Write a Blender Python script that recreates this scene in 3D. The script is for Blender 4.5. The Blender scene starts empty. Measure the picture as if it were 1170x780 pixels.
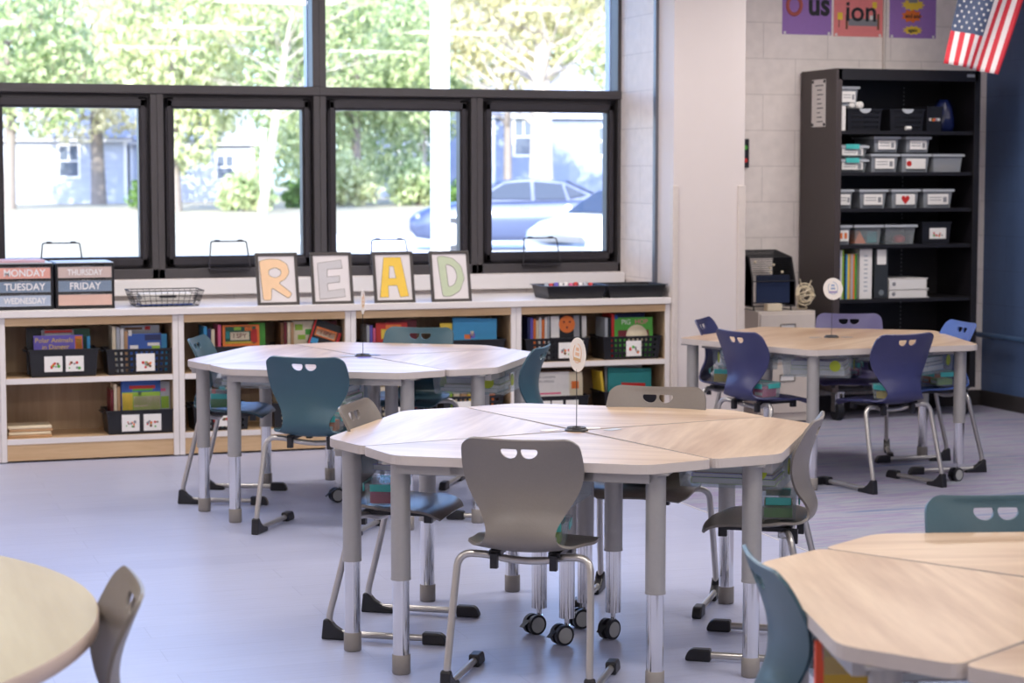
import bpy, bmesh, math, random
from mathutils import Vector, Matrix, Euler
random.seed(7)
SC = bpy.context.scene
COL = SC.collection
PI = math.pi

# ------------------------------------------------------------------ camera, world, light
F_PX, CAM_H = 2330.0, 1.70
PITCH = math.atan((390 - 198) / F_PX)
YAW = math.atan(F_PX / 6915.0)
fwd = Vector((math.sin(YAW) * math.cos(PITCH), math.cos(YAW) * math.cos(PITCH), -math.sin(PITCH)))
rgt = Vector((math.cos(YAW), -math.sin(YAW), 0))
upv = rgt.cross(fwd)
cam_data = bpy.data.cameras.new('camera')
cam_data.sensor_width = 36.0
cam_data.lens = F_PX / 1170 * 36.0
cam_data.clip_end = 600
cam_data.dof.use_dof = True
cam_data.dof.focus_distance = 7.6
cam_data.dof.aperture_fstop = 4.5
cam = bpy.data.objects.new('camera', cam_data)
COL.objects.link(cam)
M4 = Matrix.Identity(4)
for i in range(3):
    M4[i][0], M4[i][1], M4[i][2] = rgt[i], upv[i], -fwd[i]
M4[2][3] = CAM_H
cam.matrix_world = M4
SC.camera = cam

SC.view_settings.view_transform = 'Standard'
SC.view_settings.look = 'None'
SC.view_settings.exposure = 0.0
SC.view_settings.gamma = 1.0
SC.view_settings.use_curve_mapping = False

SKY_STRENGTH = 0.95
SUN_STRENGTH = 13.0
CEILING_POWER = 34.0
world = bpy.data.worlds.new('world')
SC.world = world
world.use_nodes = True
wn = world.node_tree
wn.nodes.clear()
w_out = wn.nodes.new('ShaderNodeOutputWorld')
w_bg = wn.nodes.new('ShaderNodeBackground')
w_sky = wn.nodes.new('ShaderNodeTexSky')
w_sky.sky_type = 'NISHITA'
w_sky.sun_disc = False
w_sky.sun_elevation = math.radians(42)
w_sky.sun_rotation = math.radians(200)
w_sky.air_density = 1.0
w_sky.dust_density = 1.5
w_bg.inputs[1].default_value = SKY_STRENGTH
w_tint = wn.nodes.new('ShaderNodeVectorMath')
w_tint.operation = 'MULTIPLY'
w_tint.inputs[1].default_value = (0.80, 0.93, 1.32)   # the camera is balanced for the warm ceiling lamps
wn.links.new(w_sky.outputs[0], w_tint.inputs[0])
wn.links.new(w_tint.outputs[0], w_bg.inputs[0])
wn.links.new(w_bg.outputs[0], w_out.inputs[0])

def area_light(name, loc, size, power, color, rot=(0, 0, 0), portal=False):
    l = bpy.data.lights.new(name, 'AREA')
    l.shape = 'RECTANGLE'
    l.size, l.size_y = size
    l.energy = power
    l.color = color
    if portal:
        l.cycles.is_portal = True
    o = bpy.data.objects.new(name, l)
    COL.objects.link(o)
    o.location = loc
    o.rotation_euler = rot
    return o

sun_l = bpy.data.lights.new('sun', 'SUN')
sun_l.energy = SUN_STRENGTH
sun_l.angle = math.radians(0.6)
sun_l.color = (1.0, 0.96, 0.88)
sun = bpy.data.objects.new('sun', sun_l)
COL.objects.link(sun)
# the sun stands behind the building, so it lights the street side of trees and houses
sun.rotation_euler = Vector((-0.35, -0.83, 0.39)).to_track_quat('Z', 'Y').to_euler()
area_light('window_portal', (2.05, 13.30, 2.1), (6.6, 2.2), 1.0, (1, 1, 1), (math.radians(-90), 0, 0), True)

# ------------------------------------------------------------------ materials
MATS = {}
def new_mat(name):
    m = bpy.data.materials.new(name)
    m.use_nodes = True
    nt = m.node_tree
    nt.nodes.clear()
    out = nt.nodes.new('ShaderNodeOutputMaterial')
    return m, nt, out

def mat(name, color, rough=0.5, metal=0.0, var=0.06, scale=30.0, bump=0.0, spec=0.5, stretch=(1, 1, 1), coat=0.0):
    """procedural principled: base colour broken up by a noise"""
    if name in MATS:
        return MATS[name]
    m, nt, out = new_mat(name)
    b = nt.nodes.new('ShaderNodeBsdfPrincipled')
    nt.links.new(b.outputs[0], out.inputs[0])
    tc = nt.nodes.new('ShaderNodeTexCoord')
    mp = nt.nodes.new('ShaderNodeMapping')
    mp.inputs['Scale'].default_value = stretch
    nt.links.new(tc.outputs['Object'], mp.inputs[0])
    nz = nt.nodes.new('ShaderNodeTexNoise')
    nz.inputs['Scale'].default_value = scale
    nz.inputs['Detail'].default_value = 3
    nt.links.new(mp.outputs[0], nz.inputs['Vector'])
    mix = nt.nodes.new('ShaderNodeMix')
    mix.data_type = 'RGBA'
    lo = [max(0, c * (1 - var)) for c in color]
    hi = [min(1, c * (1 + var)) for c in color]
    mix.inputs[6].default_value = (*lo, 1)
    mix.inputs[7].default_value = (*hi, 1)
    nt.links.new(nz.outputs[0], mix.inputs[0])
    nt.links.new(mix.outputs[2], b.inputs['Base Color'])
    b.inputs['Roughness'].default_value = rough
    b.inputs['Metallic'].default_value = metal
    b.inputs['Specular IOR Level'].default_value = spec
    if coat:
        b.inputs['Coat Weight'].default_value = coat
    if bump:
        bp = nt.nodes.new('ShaderNodeBump')
        bp.inputs['Strength'].default_value = bump
        bp.inputs['Distance'].default_value = 0.002
        nt.links.new(nz.outputs[0], bp.inputs['Height'])
        nt.links.new(bp.outputs[0], b.inputs['Normal'])
    MATS[name] = m
    return m

def srgb(r, g, b):
    f = lambda c: ((c / 255 + 0.055) / 1.055) ** 2.4 if c > 10 else c / 255 / 12.92
    return (f(r), f(g), f(b))

def wood_mat(name, c1, c2, rough=0.35, axis=0, freq=9.0, spec=0.5):
    if name in MATS:
        return MATS[name]
    m, nt, out = new_mat(name)
    b = nt.nodes.new('ShaderNodeBsdfPrincipled')
    nt.links.new(b.outputs[0], out.inputs[0])
    tc = nt.nodes.new('ShaderNodeTexCoord')
    mp = nt.nodes.new('ShaderNodeMapping')
    s = [1, 1, 1]
    s[axis] = 0.09
    mp.inputs['Scale'].default_value = s
    nt.links.new(tc.outputs['Object'], mp.inputs[0])
    n1 = nt.nodes.new('ShaderNodeTexNoise')
    n1.inputs['Scale'].default_value = freq
    n1.inputs['Detail'].default_value = 5
    n1.inputs['Distortion'].default_value = 0.6
    nt.links.new(mp.outputs[0], n1.inputs['Vector'])
    n2 = nt.nodes.new('ShaderNodeTexNoise')
    n2.inputs['Scale'].default_value = freq * 7
    n2.inputs['Detail'].default_value = 3
    nt.links.new(mp.outputs[0], n2.inputs['Vector'])
    ad = nt.nodes.new('ShaderNodeMath')
    ad.operation = 'MULTIPLY_ADD'
    ad.inputs[1].default_value = 0.3
    nt.links.new(n2.outputs[0], ad.inputs[0])
    nt.links.new(n1.outputs[0], ad.inputs[2])
    rp = nt.nodes.new('ShaderNodeValToRGB')
    rp.color_ramp.elements[0].position = 0.45
    rp.color_ramp.elements[0].color = (*c1, 1)
    rp.color_ramp.elements[1].position = 0.85
    rp.color_ramp.elements[1].color = (*c2, 1)
    nt.links.new(ad.outputs[0], rp.inputs[0])
    nt.links.new(rp.outputs[0], b.inputs['Base Color'])
    b.inputs['Roughness'].default_value = rough
    b.inputs['Specular IOR Level'].default_value = spec
    MATS[name] = m
    return m

def clear_mat(name, tint=(0.9, 0.93, 0.95), body=0.25, rough=0.15):
    """thin clear plastic or glass: mostly straight transmission, some gloss and a little milky body"""
    if name in MATS:
        return MATS[name]
    m, nt, out = new_mat(name)
    tr = nt.nodes.new('ShaderNodeBsdfTransparent')
    tr.inputs[0].default_value = (*tint, 1)
    p = nt.nodes.new('ShaderNodeBsdfPrincipled')
    nz = nt.nodes.new('ShaderNodeTexNoise')
    nz.inputs['Scale'].default_value = 20
    rp = nt.nodes.new('ShaderNodeMapRange')
    rp.inputs['To Min'].default_value = rough * 0.8
    rp.inputs['To Max'].default_value = rough * 1.2
    nt.links.new(nz.outputs[0], rp.inputs['Value'])
    nt.links.new(rp.outputs[0], p.inputs['Roughness'])
    p.inputs['Base Color'].default_value = (*tint, 1)
    mx = nt.nodes.new('ShaderNodeMixShader')
    mx.inputs[0].default_value = body
    nt.links.new(tr.outputs[0], mx.inputs[1])
    nt.links.new(p.outputs[0], mx.inputs[2])
    nt.links.new(mx.outputs[0], out.inputs[0])
    MATS[name] = m
    return m

def glass_mat():
    if 'glass' in MATS:
        return MATS['glass']
    m, nt, out = new_mat('window glass')
    tr = nt.nodes.new('ShaderNodeBsdfTransparent')
    tr.inputs[0].default_value = (0.95, 0.97, 0.96, 1)
    gl = nt.nodes.new('ShaderNodeBsdfGlossy')
    gl.inputs['Roughness'].default_value = 0.02
    fr = nt.nodes.new('ShaderNodeFresnel')
    fr.inputs[0].default_value = 1.45
    mx = nt.nodes.new('ShaderNodeMixShader')
    nt.links.new(fr.outputs[0], mx.inputs[0])
    nt.links.new(tr.outputs[0], mx.inputs[1])
    nt.links.new(gl.outputs[0], mx.inputs[2])
    nt.links.new(mx.outputs[0], out.inputs[0])
    MATS['glass'] = m
    return m

def brick_mat(name, c1, c2, cm, bw, rh, mortar, rough, swap=None, bump=0.4, streak=None, offset=0.5, spec=0.5):
    """block wall / plank floor from the brick texture in object space"""
    m, nt, out = new_mat(name)
    b = nt.nodes.new('ShaderNodeBsdfPrincipled')
    nt.links.new(b.outputs[0], out.inputs[0])
    tc = nt.nodes.new('ShaderNodeTexCoord')
    vec = tc.outputs['Object']
    if swap:
        sp = nt.nodes.new('ShaderNodeSeparateXYZ')
        cb = nt.nodes.new('ShaderNodeCombineXYZ')
        nt.links.new(vec, sp.inputs[0])
        for i, a in enumerate(swap):
            nt.links.new(sp.outputs[a], cb.inputs[i])
        vec = cb.outputs[0]
    br = nt.nodes.new('ShaderNodeTexBrick')
    br.offset = offset
    br.inputs['Scale'].default_value = 1.0
    br.inputs['Brick Width'].default_value = bw
    br.inputs['Row Height'].default_value = rh
    br.inputs['Mortar Size'].default_value = mortar
    br.inputs['Mortar Smooth'].default_value = 0.3
    br.inputs['Color1'].default_value = (*c1, 1)
    br.inputs['Color2'].default_value = (*c2, 1)
    br.inputs['Mortar'].default_value = (*cm, 1)
    nt.links.new(vec, br.inputs['Vector'])
    col = br.outputs['Color']
    mp = nt.nodes.new('ShaderNodeMapping')
    mp.inputs['Scale'].default_value = streak or (1, 1, 1)
    nt.links.new(vec, mp.inputs[0])
    nz = nt.nodes.new('ShaderNodeTexNoise')
    nz.inputs['Scale'].default_value = 14
    nz.inputs['Detail'].default_value = 5
    nt.links.new(mp.outputs[0], nz.inputs['Vector'])
    mr = nt.nodes.new('ShaderNodeMapRange')
    mr.inputs['To Min'].default_value = 0.88
    mr.inputs['To Max'].default_value = 1.12
    nt.links.new(nz.outputs[0], mr.inputs['Value'])
    mul = nt.nodes.new('ShaderNodeVectorMath')
    mul.operation = 'SCALE'
    nt.links.new(col, mul.inputs[0])
    nt.links.new(mr.outputs[0], mul.inputs['Scale'])
    nt.links.new(mul.outputs[0], b.inputs['Base Color'])
    b.inputs['Roughness'].default_value = rough
    b.inputs['Specular IOR Level'].default_value = spec
    bp = nt.nodes.new('ShaderNodeBump')
    bp.inputs['Strength'].default_value = bump
    bp.inputs['Distance'].default_value = 0.004
    bp.invert = True
    nt.links.new(br.outputs['Fac'], bp.inputs['Height'])
    nt.links.new(bp.outputs[0], b.inputs['Normal'])
    return m

def carpet_mat():
    m, nt, out = new_mat('streaked carpet')
    b = nt.nodes.new('ShaderNodeBsdfPrincipled')
    nt.links.new(b.outputs[0], out.inputs[0])
    tc = nt.nodes.new('ShaderNodeTexCoord')
    mp = nt.nodes.new('ShaderNodeMapping')
    mp.inputs['Scale'].default_value = (0.55, 7, 1)
    nt.links.new(tc.outputs['Object'], mp.inputs[0])
    nz = nt.nodes.new('ShaderNodeTexNoise')
    nz.inputs['Scale'].default_value = 1.6
    nz.inputs['Detail'].default_value = 6
    nz.inputs['Roughness'].default_value = 0.7
    nt.links.new(mp.outputs[0], nz.inputs['Vector'])
    rp = nt.nodes.new('ShaderNodeValToRGB')
    cr = rp.color_ramp
    cr.elements[0].position = 0.32
    cr.elements[0].color = (*srgb(92, 108, 152), 1)
    cr.elements[1].position = 0.70
    cr.elements[1].color = (*srgb(172, 170, 172), 1)
    for p, c in ((0.42, srgb(142, 144, 164)), (0.5, srgb(156, 156, 166)), (0.56, srgb(140, 122, 160)), (0.61, srgb(146, 158, 164))):
        e = cr.elements.new(p)
        e.color = (*c, 1)
    nt.links.new(nz.outputs[0], rp.inputs[0])
    nt.links.new(rp.outputs[0], b.inputs['Base Color'])
    b.inputs['Roughness'].default_value = 0.85
    n2 = nt.nodes.new('ShaderNodeTexNoise')
    n2.inputs['Scale'].default_value = 300
    nt.links.new(tc.outputs['Object'], n2.inputs['Vector'])
    bp = nt.nodes.new('ShaderNodeBump')
    bp.inputs['Strength'].default_value = 0.4
    bp.inputs['Distance'].default_value = 0.003
    nt.links.new(n2.outputs[0], bp.inputs['Height'])
    nt.links.new(bp.outputs[0], b.inputs['Normal'])
    return m

def leaf_mat(name, ca, cb):
    m, nt, out = new_mat(name)
    tc = nt.nodes.new('ShaderNodeTexCoord')
    nz = nt.nodes.new('ShaderNodeTexNoise')
    nz.inputs['Scale'].default_value = 2.2
    nz.inputs['Detail'].default_value = 6
    nt.links.new(tc.outputs['Object'], nz.inputs['Vector'])
    rp = nt.nodes.new('ShaderNodeValToRGB')
    rp.color_ramp.elements[0].position = 0.35
    rp.color_ramp.elements[0].color = (*ca, 1)
    rp.color_ramp.elements[1].position = 0.65
    rp.color_ramp.elements[1].color = (*cb, 1)
    nt.links.new(nz.outputs[0], rp.inputs[0])
    d = nt.nodes.new('ShaderNodeBsdfDiffuse')
    t = nt.nodes.new('ShaderNodeBsdfTranslucent')
    mx = nt.nodes.new('ShaderNodeMixShader')
    mx.inputs[0].default_value = 0.45
    nt.links.new(rp.outputs[0], d.inputs[0])
    nt.links.new(rp.outputs[0], t.inputs[0])
    nt.links.new(d.outputs[0], mx.inputs[1])
    nt.links.new(t.outputs[0], mx.inputs[2])
    nt.links.new(mx.outputs[0], out.inputs[0])
    MATS[name] = m
    return m

WHITE_LAM = mat('white laminate', srgb(230, 223, 220), 0.35, scale=60, var=0.03)
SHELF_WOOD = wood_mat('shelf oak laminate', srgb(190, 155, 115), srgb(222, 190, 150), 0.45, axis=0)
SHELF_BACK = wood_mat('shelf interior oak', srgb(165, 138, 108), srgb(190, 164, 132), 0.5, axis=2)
DESK_TOP = wood_mat('desk top maple laminate', srgb(160, 126, 96), srgb(206, 180, 152), 0.34, axis=1, freq=7, spec=0.65)
DESK_EDGE = mat('desk edge band', srgb(198, 188, 182), 0.45, scale=50, var=0.03)
ROUND_TOP = wood_mat('round table maple laminate', srgb(172, 156, 118), srgb(190, 178, 142), 0.5, axis=1, freq=6, spec=0.3)
LEG_GREY = mat('silver powder coated steel', srgb(172, 169, 166), 0.38, 0.45, scale=80, var=0.04)
CHROME = mat('chrome', (0.75, 0.75, 0.76), 0.12, 1.0, var=0.03)
CAP_GREY = mat('grey plastic glide', srgb(142, 136, 131), 0.5, var=0.05)
TUBE = mat('satin steel tube', srgb(192, 188, 184), 0.3, 0.75, var=0.04)
BLACK_PL = mat('black plastic', (0.012, 0.012, 0.016), 0.4, var=0.15)
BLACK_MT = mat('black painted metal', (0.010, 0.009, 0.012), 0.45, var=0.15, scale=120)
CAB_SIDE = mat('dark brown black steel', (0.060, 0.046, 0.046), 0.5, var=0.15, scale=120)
FRAME_BLK = mat('dark bronze aluminium', (0.034, 0.030, 0.036), 0.4, 0.2, var=0.1)  # dark frame tone raised, window glare put into the colour
FRAME_GRY = mat('charcoal aluminium', (0.075, 0.068, 0.072), 0.45, 0.2, var=0.08)  # grey raised likewise, the glare is part of this colour
PAINT_W = mat('white painted trim', srgb(226, 222, 222), 0.4, var=0.02, scale=15)
PAPER = mat('white paper', srgb(236, 232, 228), 0.7, var=0.02)
CREAM = mat('cream paper', srgb(226, 214, 190), 0.7, var=0.04)
INK = mat('black ink', (0.02, 0.02, 0.025), 0.6, var=0.1)
CLEAR = clear_mat('clear plastic', body=0.13)
CLEAR_GREY = clear_mat('grey translucent plastic', (0.72, 0.75, 0.80), 0.32, 0.3)
TEAL_LATCH = mat('teal latch plastic', srgb(80, 190, 185), 0.4)
C = {}
for k, v in dict(red=(200, 45, 40), orange=(230, 120, 50), yellow=(240, 205, 70), green=(80, 165, 60), lime=(150, 190, 60),
                 teal=(40, 140, 140), blue=(50, 90, 170), sky=(60, 150, 200), navy=(35, 45, 95), purple=(110, 95, 190),
                 pink=(225, 100, 140), brown=(120, 80, 50), white=(232, 228, 224), black=(22, 22, 26), grey=(140, 140, 145),
                 cream=(230, 215, 185), maroon=(110, 30, 40), darkgreen=(30, 80, 60), tan=(190, 150, 110), silver=(180, 184, 190)).items():
    C[k] = mat(k + ' printed card', srgb(*v), 0.45, var=0.08, scale=25)

# ------------------------------------------------------------------ mesh helpers
class MB:
    def __init__(s):
        s.v, s.f, s.m, s.sm = [], [], [], []
    def add(s, verts, faces, mi=0, smooth=False, M=None):
        o = len(s.v)
        for p in verts:
            p = Vector(p)
            s.v.append(M @ p if M else p)
        for f in faces:
            s.f.append([i + o for i in f])
            s.m.append(mi)
            s.sm.append(smooth)
        return s
    def box(s, x0, x1, y0, y1, z0, z1, mi=0, M=None):
        vs = [(x, y, z) for z in (z0, z1) for y in (y0, y1) for x in (x0, x1)]
        return s.add(vs, [(0, 2, 3, 1), (4, 5, 7, 6), (0, 1, 5, 4), (2, 6, 7, 3), (0, 4, 6, 2), (1, 3, 7, 5)], mi, M=M)
    def prism(s, poly, z0, z1, mi=0, side=None, M=None, smooth_side=False):
        n = len(poly)
        vs = [(x, y, z0) for x, y in poly] + [(x, y, z1) for x, y in poly]
        s.add(vs, [tuple(range(n, 2 * n)), tuple(reversed(range(n)))], mi, M=M)
        s.add(vs, [(i, (i + 1) % n, (i + 1) % n + n, i + n) for i in range(n)], mi if side is None else side, smooth_side, M=M)
        return s
    def lathe(s, prof, n=20, mi=0, M=None, smooth=True, a0=0, a1=2 * PI):
        full = abs(a1 - a0 - 2 * PI) < 1e-6
        k = n if full else n + 1
        vs = []
        for r, z in prof:
            for i in range(k):
                a = a0 + (a1 - a0) * i / n
                vs.append((r * math.cos(a), r * math.sin(a), z))
        fs = []
        for j in range(len(prof) - 1):
            for i in range(n):
                i2 = (i + 1) % k
                fs.append((j * k + i, j * k + i2, (j + 1) * k + i2, (j + 1) * k + i))
        s.add(vs, fs, mi, smooth, M)
        if full:
            for j, fl in ((0, True), (len(prof) - 1, False)):
                if prof[j][0] > 1e-5:
                    c = vs[j * k:(j + 1) * k]
                    idx = tuple(range(k))
                    s.add(c, [tuple(reversed(idx)) if fl else idx], mi, False, M)
        return s
    def cyl(s, p0, p1, r, n=14, mi=0, r1=None, smooth=True):
        p0, p1 = Vector(p0), Vector(p1)
        d = p1 - p0
        M = Matrix.Translation(p0) @ d.to_track_quat('Z', 'Y').to_matrix().to_4x4()
        return s.lathe([(r, 0), (r1 if r1 is not None else r, d.length)], n, mi, M, smooth)
    def tube(s, pts, r, n=10, mi=0, cap=True):
        pts = [Vector(p) for p in pts]
        t = (pts[1] - pts[0]).normalized()
        u = t.orthogonal().normalized()
        vs = []
        for i, p in enumerate(pts):
            if i == 0:
                tn = (pts[1] - pts[0]).normalized()
            elif i == len(pts) - 1:
                tn = (pts[-1] - pts[-2]).normalized()
            else:
                tn = ((pts[i + 1] - p).normalized() + (p - pts[i - 1]).normalized()).normalized()
            u = (u - tn * u.dot(tn)).normalized()
            w = tn.cross(u)
            rr = r[i] if isinstance(r, (list, tuple)) else r
            for k in range(n):
                a = 2 * PI * k / n
                vs.append(p + u * (rr * math.cos(a)) + w * (rr * math.sin(a)))
        L = len(pts)
        fs = [(j * n + i, j * n + (i + 1) % n, (j + 1) * n + (i + 1) % n, (j + 1) * n + i) for j in range(L - 1) for i in range(n)]
        s.add(vs, fs, mi, True)
        if cap:
            s.add(vs[:n], [tuple(reversed(range(n)))], mi)
            s.add(vs[-n:], [tuple(range(n))], mi)
        return s
    def build(s, name, mats, parent=None, loc=(0, 0, 0), rot=(0, 0, 0), bevel=0, solid=0, seg=2):
        me = bpy.data.meshes.new(name)
        me.from_pydata([tuple(p) for p in s.v], [], s.f)
        for m in (mats if isinstance(mats, (list, tuple)) else [mats]):
            me.materials.append(m)
        me.polygons.foreach_set('material_index', s.m)
        me.polygons.foreach_set('use_smooth', s.sm)
        me.update()
        o = bpy.data.objects.new(name, me)
        COL.objects.link(o)
        o.parent = parent
        o.location = loc
        o.rotation_euler = rot
        if solid:
            md = o.modifiers.new('solid', 'SOLIDIFY')
            md.thickness = solid
            md.offset = 0
        if bevel:
            md = o.modifiers.new('bevel', 'BEVEL')
            md.width = bevel
            md.segments = seg
            md.limit_method = 'ANGLE'
            md.angle_limit = math.radians(40)
        return o

def fillet(pts, r, n=6):
    """polyline with rounded corners"""
    pts = [Vector(p) for p in pts]
    out = [pts[0]]
    for i in range(1, len(pts) - 1):
        a, b, c = pts[i - 1], pts[i], pts[i + 1]
        rr = r[i - 1] if isinstance(r, (list, tuple)) else r
        da, dc = (a - b), (c - b)
        k = min(rr, da.length * 0.49, dc.length * 0.49)
        p, q = b + da.normalized() * k, b + dc.normalized() * k
        for j in range(n + 1):
            t = j / n
            out.append(p * (1 - t) ** 2 + b * 2 * t * (1 - t) + q * t * t)
    out.append(pts[-1])
    return out

def round_poly(pts, r, n=5):
    P = [Vector((x, y, 0)) for x, y in pts]
    out = []
    for i in range(len(P)):
        a, b, c = P[i - 1], P[i], P[(i + 1) % len(P)]
        rr = r[i] if isinstance(r, (list, tuple)) else r
        if rr <= 0:
            out.append((b.x, b.y))
            continue
        da, dc = (a - b), (c - b)
        k = min(rr, da.length * 0.45, dc.length * 0.45)
        p, q = b + da.normalized() * k, b + dc.normalized() * k
        for j in range(n + 1):
            t = j / n
            v = p * (1 - t) ** 2 + b * 2 * t * (1 - t) + q * t * t
            out.append((v.x, v.y))
    return out

def tag(o, label=None, cat=None, group=None, kind=None):
    if label: o['label'] = label
    if cat: o['category'] = cat
    if group: o['group'] = group
    if kind: o['kind'] = kind
    return o

def thing(name, label, cat, loc=(0, 0, 0), rz=0.0, group=None, rot=None):
    o = bpy.data.objects.new(name, None)
    o.empty_display_size = 0.1
    COL.objects.link(o)
    o.location = loc
    o.rotation_euler = rot if rot else (0, 0, rz)
    return tag(o, label, cat, group)

def copy_tree(o, parent=None):
    c = o.copy()
    COL.objects.link(c)
    c.parent = parent
    for ch in [x for x in bpy.data.objects if x.parent == o]:
        copy_tree(ch, c)
    return c

CHILDREN = {}
def copy_thing(o, loc, rz, label, group=None):
    c = copy_tree(o)
    c.location = loc
    c.rotation_euler = (0, 0, rz)
    c['label'] = label
    if group:
        c['group'] = group
    return c

def struct(name, mb, mats, bevel=0, parent=None):
    o = mb.build(name, mats, parent, bevel=bevel)
    if parent is None:
        o['kind'] = 'structure'
    return o

TEXTS = {}
def text_obj(s, size, m, parent, loc, rot=(PI / 2, 0, 0), align='CENTER', name='lettering', bold=0.0, sx=1.0, extr=0.0004):
    key = (s, round(size, 4), m.name, align, bold)
    if key not in TEXTS:
        cu = bpy.data.curves.new('t', 'FONT')
        cu.body = s
        cu.size = size
        cu.align_x = align
        cu.align_y = 'CENTER'
        cu.extrude = extr
        cu.offset = bold
        cu.resolution_u = 3
        t = bpy.data.objects.new('t', cu)
        COL.objects.link(t)
        dg = bpy.context.evaluated_depsgraph_get()
        me = bpy.data.meshes.new_from_object(t.evaluated_get(dg))
        bpy.data.objects.remove(t)
        me.materials.clear()
        me.materials.append(m)
        me.name = name
        TEXTS[key] = me
    o = bpy.data.objects.new(name, TEXTS[key])
    COL.objects.link(o)
    o.parent = parent
    o.location = loc
    o.rotation_euler = rot
    o.scale = (sx, 1, 1)
    return o

# ------------------------------------------------------------------ room shell
X_L, X_R, Y_F, Y_B, Z_C = -3.0, 8.04, -1.6, 13.05, 3.3
CARPET_X = 4.17
floor_m = brick_mat('light grey plank vinyl', srgb(172, 176, 202), srgb(178, 182, 207), srgb(160, 164, 190), 1.1, 0.19, 0.002, 0.36,
                    bump=0.15, streak=(0.3, 4, 1), offset=0.37, spec=0.75)
struct('floor', MB().box(X_L, CARPET_X, Y_F, Y_B, -0.1, 0), floor_m)
struct('trim_1', MB().box(CARPET_X - 0.004, CARPET_X + 0.004, Y_F, 13.0, -0.01, 0.0025), mat('floor edge strip', srgb(205, 200, 200), 0.4))
o = struct('floor_carpet', MB().box(CARPET_X, X_R + 0.1, Y_F, Y_B + 0.1, -0.1, 0.001), carpet_mat())
ceil_m = mat('white ceiling tile', srgb(232, 230, 226), 0.9, var=0.04, scale=200)
struct('ceiling', MB().box(X_L - 0.2, X_R + 0.2, Y_F - 0.2, Y_B + 0.4, Z_C, Z_C + 0.15), ceil_m)
blk_xz = brick_mat('painted block wall', srgb(240, 230, 225), srgb(242, 232, 227), srgb(212, 202, 197), 0.5, 0.25, 0.003, 0.6, swap=(0, 2, 1), bump=0.2)
blk_yz = brick_mat('painted block wall side', srgb(240, 230, 225), srgb(242, 232, 227), srgb(212, 202, 197), 0.5, 0.25, 0.003, 0.5, swap=(1, 2, 0), bump=0.2)
blue_yz = brick_mat('blue painted block wall', srgb(74, 96, 134), srgb(76, 98, 137), srgb(66, 86, 120), 0.5, 0.25, 0.003, 0.5, swap=(1, 2, 0), bump=0.2)
pier_m = mat('smooth painted pier', srgb(222, 212, 209), 0.6, var=0.02, scale=8)
W0, W1, WZ0, WZ1 = -1.22, 5.21, 1.026, 3.12   # window opening
wb = MB()
wb.box(X_L - 0.2, W0, Y_B, Y_B + 0.3, 0, Z_C)
wb.box(W0, W1, Y_B, Y_B + 0.3, 0, WZ0)
wb.box(W0, W1, Y_B, Y_B + 0.3, WZ1, Z_C)
wb.box(W1 + 0.1, X_R + 0.2, Y_B, Y_B + 0.3, 0, Z_C)
struct('wall_back', wb, blk_xz)
struct('wall_right', MB().box(X_R, X_R + 0.2, Y_F, Y_B, 0, Z_C), blue_yz)
struct('wall_left', MB().box(X_L - 0.2, X_L, Y_F, Y_B, 0, Z_C), blk_yz)
struct('wall_front', MB().box(X_L - 0.2, X_R + 0.2, Y_F - 0.2, Y_F, 0, Z_C), blk_xz)
pier = struct('wall_pier', MB().box(5.212, 5.715, 12.2, Y_B + 0.3, 0, Z_C), pier_m)
# block face of the pier beside the window, with its conduit and corner guards
struct('trim_2', MB().box(5.204, 5.213, 12.52, Y_B + 0.06, WZ0 - 0.05, WZ1), blk_yz)
struct('trim_3', MB().box(5.190, 5.212, 12.455, 12.495, 0.9, Z_C), mat('grey conduit', srgb(110, 112, 122), 0.4, 0.3))
struct('trim_4', MB().box(5.205, 5.245, 12.188, 12.24, 0.0, 1.621), mat('corner guard', srgb(216, 205, 198), 0.45), bevel=0.004)
struct('trim_5', MB().box(5.668, 5.722, 12.188, 12.24, 0.0, 1.621), MATS['corner guard'], bevel=0.004)
struct('trim_6', MB().box(W0, 5.20, 13.0, Y_B + 0.08, 0.925, WZ0 - 0.003), PAINT_W, bevel=0.006)   # window stool
struct('trim_7', MB().cyl((7.19, 13.035, 2.35), (7.19, 13.035, Z_C), 0.012), MATS['corner guard'])
BASEB = mat('dark rubber base', (0.035, 0.03, 0.03), 0.5)
struct('baseboard_right', MB().box(X_R - 0.012, X_R, Y_F, Y_B, 0, 0.115), BASEB, bevel=0.003)
struct('baseboard_back', MB().box(5.72, X_R, Y_B - 0.012, Y_B, 0, 0.115), BASEB, bevel=0.003)

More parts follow.
